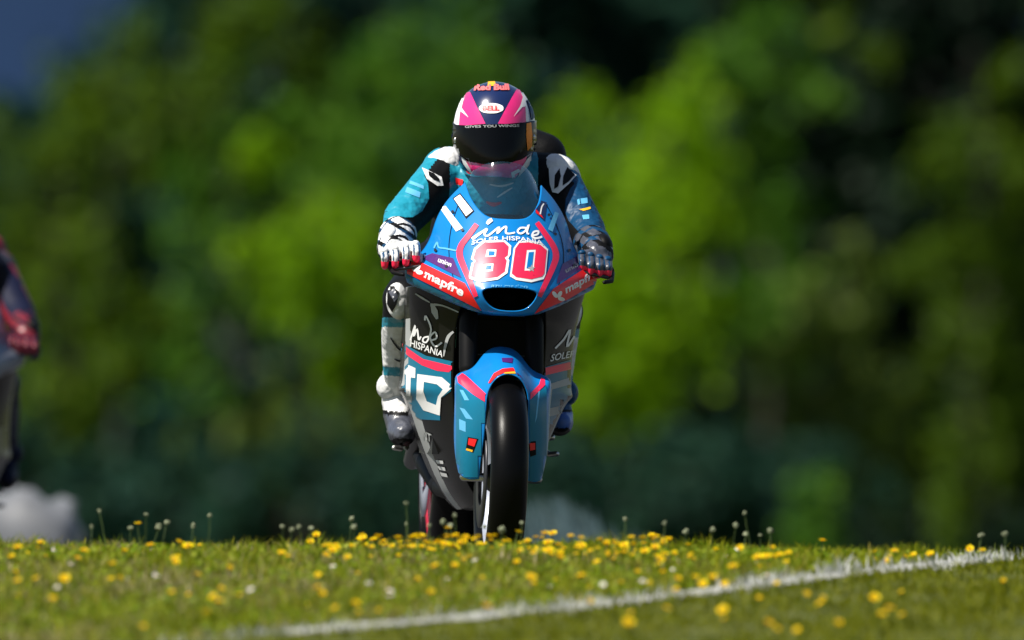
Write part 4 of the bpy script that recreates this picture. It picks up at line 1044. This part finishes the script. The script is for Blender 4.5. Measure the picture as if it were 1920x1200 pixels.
for i, x in enumerate(xs):
    for k in range(5):
        y = float(line_y(x)) + (k / 4 - .5) * float(lw(x)) * .6 + .05 * math.sin(x * 23 + k) * (1 if k in (0, 4) else 0)
        lv.append((x, y, float(hgt(x, y)) + .004))
for i in range(len(xs) - 1):
    for k in range(4): a = i * 5 + k; lf.append((a, a + 5, a + 6, a + 1))
def line_material():
    m = mat('white_line_paint', (.32, .32, .29), .8, var=.2, nscale=20); return m
tag(mesh_obj('painted_line', lv, lf, line_material()), kind='structure')

def blades(name, n, xr, yr, hmin, hmax, width, mats, label, cat, accept=None, lean=.5, tuft=0):
    x = rng.uniform(*xr, n); y = rng.uniform(*yr, n)
    if accept is not None: k = accept(x, y); x, y = x[k], y[k]; n = len(x)
    z = hgt(x, y) - .003; h = rng.uniform(hmin, hmax, n)
    patch = .85 + .30 * np.sin(x * 5.3 + y * 2.1) * np.sin(x * 2.2 - y * 3.7) + .35 * np.sin(x * 17 + 2 * np.sin(y * 5)) * np.sin(y * 9 + x * 6); h = h * np.clip(patch, .35, 1.6)
    if tuft: h = h * (1 + tuft * np.clip(np.sin(x * 11 + 1) * np.sin(x * 4.7 + .6) - .15, 0, 1))
    a = rng.uniform(0, 2 * np.pi, n); ln = rng.uniform(.1, lean, n) * h
    wv = np.stack([np.cos(a), np.sin(a) * .6, np.zeros(n)], 1) * (width * rng.uniform(.6, 1.3, n))[:, None]
    d = rng.uniform(0, 2 * np.pi, n); dv = np.stack([np.cos(d), np.sin(d), np.zeros(n)], 1)
    b = np.stack([x, y, z], 1); mid = b + dv * (ln * .35)[:, None] + np.array([0, 0, 1]) * (h * .6)[:, None]; tip = b + dv * ln[:, None] + np.array([0, 0, 1]) * (h)[:, None]
    V_ = np.stack([b - wv, b + wv, mid + wv * .8, mid - wv * .8, tip + wv * .1, tip - wv * .1], 1).reshape(-1, 3)
    i = np.arange(n)[:, None] * 6; L_ = np.concatenate([i + np.array([[0, 1, 2, 3]]), i + np.array([[3, 2, 4, 5]])], 1).ravel()
    o = fast_mesh(name, V_, 4, L_, mats); tag(o, label, cat, kind='stuff'); return o

GR = leaf_mat('grass_blade', [(0, (.075, .125, .002)), (.4, (.155, .200, .003)), (.8, (.25, .260, .005)), (1, (.33, .28, .04))], trans=.3)
GRS = leaf_mat('mown_grass', [(0, (.070, .092, .001)), (.5, (.125, .145, .002)), (1, (.185, .185, .006))], trans=.25)
CLV = leaf_mat('clover_leaf', [(0, (.070, .130, .002)), (.6, (.145, .205, .004)), (1, (.25, .28, .03))], trans=.3)
WH = leaf_mat('painted_blade', [(0, (.30, .31, .28)), (.5, (.46, .47, .45)), (1, (.60, .60, .59))], trans=.15, ttint=(1, 1, 1))
above = lambda x, y: (y > line_y(x) + lw(x) * .3) & (y < 48.7)
below = lambda x, y: y < line_y(x) - lw(x) * .3
def online(x, y):
    gap = np.clip(1.15 * np.exp(-((x - .48) / .10) ** 2) + .5 * np.exp(-((x - 1.02) / .12) ** 2) + np.clip((-.45 - x) * 2.2, 0, .97), 0, .97)
    return online0(x, y) & (rng.random(len(x)) > gap)
online0 = lambda x, y: np.abs(y - line_y(x) + .06 * np.sin(x * 13)) < lw(x) * (.42 + .16 * np.sin(x * 9.1) * np.sin(x * 3.3 + 1))
def dryness(x, y): return .30 + .34 * np.sin(x * 2.3 + 1.1 * np.sin(y * 2.1) + .4) * np.sin(y * 1.7 + x) + .22 * np.sin(x * 9 + y * 4) * np.sin(y * 7 - x * 5) - .28 * np.clip(x + .2, -1, 1)
lush = lambda x, y: above(x, y) & (rng.random(len(x)) > np.clip(dryness(x, y), 0, .92))
dry = lambda x, y: above(x, y) & (rng.random(len(x)) < np.clip(dryness(x, y), .03, .92))
blades('grass', 200000, (-3.2, 3.2), (39.0, 48.7), .018, .052, .0022, [GR], 'green grass of the verge behind the white line', 'grass', lush, .9)
DRY = leaf_mat('dry_grass_blade', [(0, (.13, .12, .03)), (.5, (.22, .19, .07)), (1, (.38, .33, .19))], trans=.25)
blades('dry_grass', 170000, (-3.2, 3.2), (39.0, 48.7), .012, .040, .0024, [DRY], 'dry tan grass in patches of the verge behind the white line', 'grass', dry, 1.2)
blades('mown_grass', 170000, (-2.6, 2.8), (37.5, 47.5), .010, .032, .0022, [GRS], 'short olive mown grass in front of the white line', 'grass', below, 1.1)
blades('painted_grass', 60000, (-2.2, 3.2), (38.5, 48.0), .009, .036, .0026, [WH], 'white painted grass blades along the line', 'grass', online, .8, tuft=.7)
# clover and small leaves between the blades
n = 70000; x = rng.uniform(-3, 3, n); y = rng.uniform(39, 48.5, n); k = lush(x, y) & (np.sin(x * 7 + y * 3) * np.sin(y * 6 - x * 4) > -.35); x, y = x[k], y[k]; n = len(x)
pts = np.stack([x, y, hgt(x, y) + rng.uniform(.004, .032, n)], 1); nr = np.array([0, -.15, 1]) + rng.normal(size=(n, 3)) * .45; nr /= np.linalg.norm(nr, axis=1, keepdims=True)
o = leaves_mesh('clover', pts, nr, .019, [CLV], None); tag(o, 'low clover and leaf rosettes in the verge grass', 'ground cover', kind='stuff')

# ---- flowers
YEL = leaf_mat('petal_yellow', [(0, (.80, .50, .000)), (.5, (.84, .64, .002)), (1, (.86, .72, .01))], trans=.3, ttint=(1, .9, .5))
STEM = mat('flower_stem', (.06, .10, .02), .7); SEED = mat('seed_head_pale', (.20, .22, .13), .8, var=.3, nscale=200)
DAISY = mat('daisy_white', (.70, .70, .66), .6, var=.08, nscale=80); ORC = mat('flower_heart', (.62, .25, .01), .7)
def flower_mesh(name, h, rad, petals, pm, cup, seed):
    r_ = random.Random(seed); bm = bmesh.new()
    capsule(bm, (0, 0, -.01), .0013, (r_.uniform(-.004, .004), 0, h), .0011, 6, 1)
    for f in bm.faces: f.material_index = 1
    for ringn, (rr, zz) in enumerate(((rad, cup), (rad * .68, cup + .5))):
        for k in range(petals):
            a = 2 * math.pi * (k + .5 * ringn) / petals + r_.uniform(-.12, .12); c, s = math.cos(a), math.sin(a)
            L_ = rr * r_.uniform(.85, 1.1); wv = L_ * .52; up = math.sin(zz) * L_; out = math.cos(zz) * L_
            q = [bm.verts.new((0, 0, h)), bm.verts.new((c * out * .6 - s * wv, s * out * .6 + c * wv, h + up * .5)), bm.verts.new((c * out, s * out, h + up)), bm.verts.new((c * out * .6 + s * wv, s * out * .6 - c * wv, h + up * .5))]
            f = bm.faces.new(q); f.material_index = 0
    n0 = len(bm.faces); bmesh.ops.create_icosphere(bm, subdivisions=1, radius=rad * .3, matrix=Matrix.Translation((0, 0, h + rad * .2)))
    bm.faces.ensure_lookup_table()
    for f in bm.faces[n0:]: f.material_index = 2
    me = bpy.data.meshes.new(name); bm.to_mesh(me); bm.free()
    for m in (pm, STEM, ORC): me.materials.append(m)
    return me
def seed_mesh(name, h, rad, seed):
    r_ = random.Random(seed); bm = bmesh.new(); p = Vector((0, 0, -.02))
    for k in range(1, 4):
        q = Vector((.004 * math.sin(k + seed), 0, h * k / 3)); capsule(bm, p, .0011, q, .0010, 6, 1); p = q
    for f in bm.faces: f.material_index = 1
    n0 = len(bm.faces)
    bmesh.ops.create_icosphere(bm, subdivisions=2, radius=rad, matrix=Matrix.Translation((p.x, 0, h)) @ Matrix.Diagonal((1, 1, r_.uniform(.7, 1.15), 1)))
    bm.faces.ensure_lookup_table()
    for v in {v for f in bm.faces[n0:] for v in f.verts}: v.co += Vector((r_.uniform(-1, 1), r_.uniform(-1, 1), r_.uniform(-1, 1))) * rad * .34
    for f in bm.faces[n0:]: f.material_index = 0
    me = bpy.data.meshes.new(name); bm.to_mesh(me); bm.free(); me.materials.append(SEED); me.materials.append(STEM)
    return me
FM = [flower_mesh('yellow_flower', h, r, n_, YEL, c, i) for i, (h, r, n_, c) in enumerate(((.035, .012, 6, .5), (.045, .0135, 7, .35), (.028, .011, 6, .7), (.052, .0125, 6, .45), (.04, .015, 8, .3)))]
DM = [flower_mesh('white_flower', h, .009, 7, DAISY, .25, 50 + i) for i, h in enumerate((.03, .038, .045))]
def put(name, me, loc, label, cat, group, tilt=True, sc=1.0):
    o = bpy.data.objects.new(name, me); o.location = loc; o.rotation_euler = (R(random.uniform(5, 48)), R(random.uniform(-22, 22)), random.uniform(-.7, .7)) if tilt else (R(random.uniform(-8, 8)), R(random.uniform(-14, 14)), random.uniform(0, 6))
    o.scale = (sc,) * 3; link(o); return tag(o, label, cat, group)
YL = ('yellow buttercup blooming low in the verge grass', 'flower', 'yellow flowers on the verge')
fl = []
fr = random.Random(5)
for _ in range(62): fl.append((fr.gauss(800, 90), fr.uniform(1016, 1032)))          # thick band under the wheels
for _ in range(46): fl.append((fr.gauss(1130, 85), fr.uniform(1018, 1050)))
for _ in range(16): fl.append((fr.gauss(1690, 60), fr.uniform(1030, 1052)))
for _ in range(12): fl.append((fr.gauss(1450, 30), fr.uniform(1035, 1062)))
for _ in range(95): fl.append((fr.uniform(0, 1400), 1016 + 150 * fr.random() ** 1.5))
for _ in range(22): fl.append((fr.uniform(1150, 1900), fr.uniform(1090, 1185)))
fl += [(28, 1052), (36, 1045), (60, 1036), (80, 1040), (138, 1050), (285, 1033), (323, 1034), (265, 1178), (597, 1122), (606, 1120), (580, 1132), (1110, 1086), (1095, 1090), (1260, 1092), (1380, 1078), (1558, 1144)]
for px_, py_ in fl:
    g = ground_hit(px_, py_ + 16)
    if g is None: continue
    ahead = g.y < float(line_y(g.x))
    lab = ('yellow buttercup in the short grass in front of the white line' if ahead else
           'yellow buttercup in the thick band of blooms below the wheels' if 640 < px_ < 980 and py_ < 1036 else
           'yellow buttercup at the crest just right of the front wheel' if 980 <= px_ < 1340 and py_ < 1054 else
           'yellow buttercup in the cluster by the right end of the white line' if px_ >= 1340 else
           'yellow buttercup scattered in the tan grass left of the bike' if px_ < 640 else
           'yellow buttercup in the grass between the crest and the white line')
    put('yellow_flower', random.choice(FM), g, lab, *YL[1:], sc=fr.uniform(.58, 1.2))
for _ in range(24):
    g = ground_hit(fr.uniform(0, 1500), fr.uniform(1022, 1150))
    if g is not None: put('white_flower', random.choice(DM), g, 'tiny white daisy low in the verge grass', 'flower', 'white flowers on the verge', sc=fr.uniform(.6, 1.1))
tall = [(200, 957), (270, 964), (282, 985), (386, 966), (303, 979), (358, 985), (173, 986), (243, 990), (532, 987), (583, 991), (570, 987), (543, 992), (653, 972), (672, 987), (767, 943), (765, 982), (803, 985), (857, 966), (913, 987), (977, 980), (943, 993),
        (1173, 973), (1248, 980), (1237, 1012), (1410, 961), (1335, 992), (1375, 983), (1392, 1000), (1423, 1003), (1442, 995), (1285, 997), (1835, 1003), (1892, 1000), (850, 985), (840, 978)]
for i, (px_, py_) in enumerate(tall):
    d = 46.6 + fr.uniform(-.35, .3); q = at(px_, py_, d); z0 = float(hgt(q.x, d))
    me = seed_mesh('seed_head', max(.03, q.z - z0), fr.uniform(.0045, .0085), i)
    put('seed_head', me, (q.x, d, z0), 'pale seed head on a thin stem rising above the crest ' + ('left of the bike' if px_ < 740 else 'in front of the wheels' if px_ < 990 else 'right of the bike' if px_ < 1500 else 'near the right edge'), 'plant', 'seed heads along the crest', tilt=False)
for px_, py_ in ((265, 982), (963, 997), (838, 991), (1538, 1014), (872, 1006), (782, 1004)):
    d = 46.7; q = at(px_, py_, d); z0 = float(hgt(q.x, d)); h = max(.03, q.z - z0)
    put('yellow_flower', flower_mesh('yellow_flower', h, .013, 7, YEL, .4, int(px_)), (q.x, d, z0), 'taller yellow flower standing up above the crest line', 'flower', 'tall yellow flowers at the crest', tilt=False)

# thick row of blooms whose heads show right along the crest
for k in range(58):
    px_ = fr.gauss(810, 85) if k < 34 else fr.gauss(1140, 90); py_ = fr.uniform(1004, 1024); d = fr.uniform(45.9, 46.7)
    q = at(px_, py_, d); z0 = float(hgt(q.x, d)); h = max(.02, q.z - z0)
    put('yellow_flower', flower_mesh('yellow_flower', h, fr.uniform(.010, .015), 7, YEL, fr.uniform(.2, .7), k), (q.x, d, z0),
        'yellow buttercup on the crest line just below the wheels' if k < 34 else 'yellow buttercup on the crest line to the right of the wheels', *YL[1:], tilt=False)
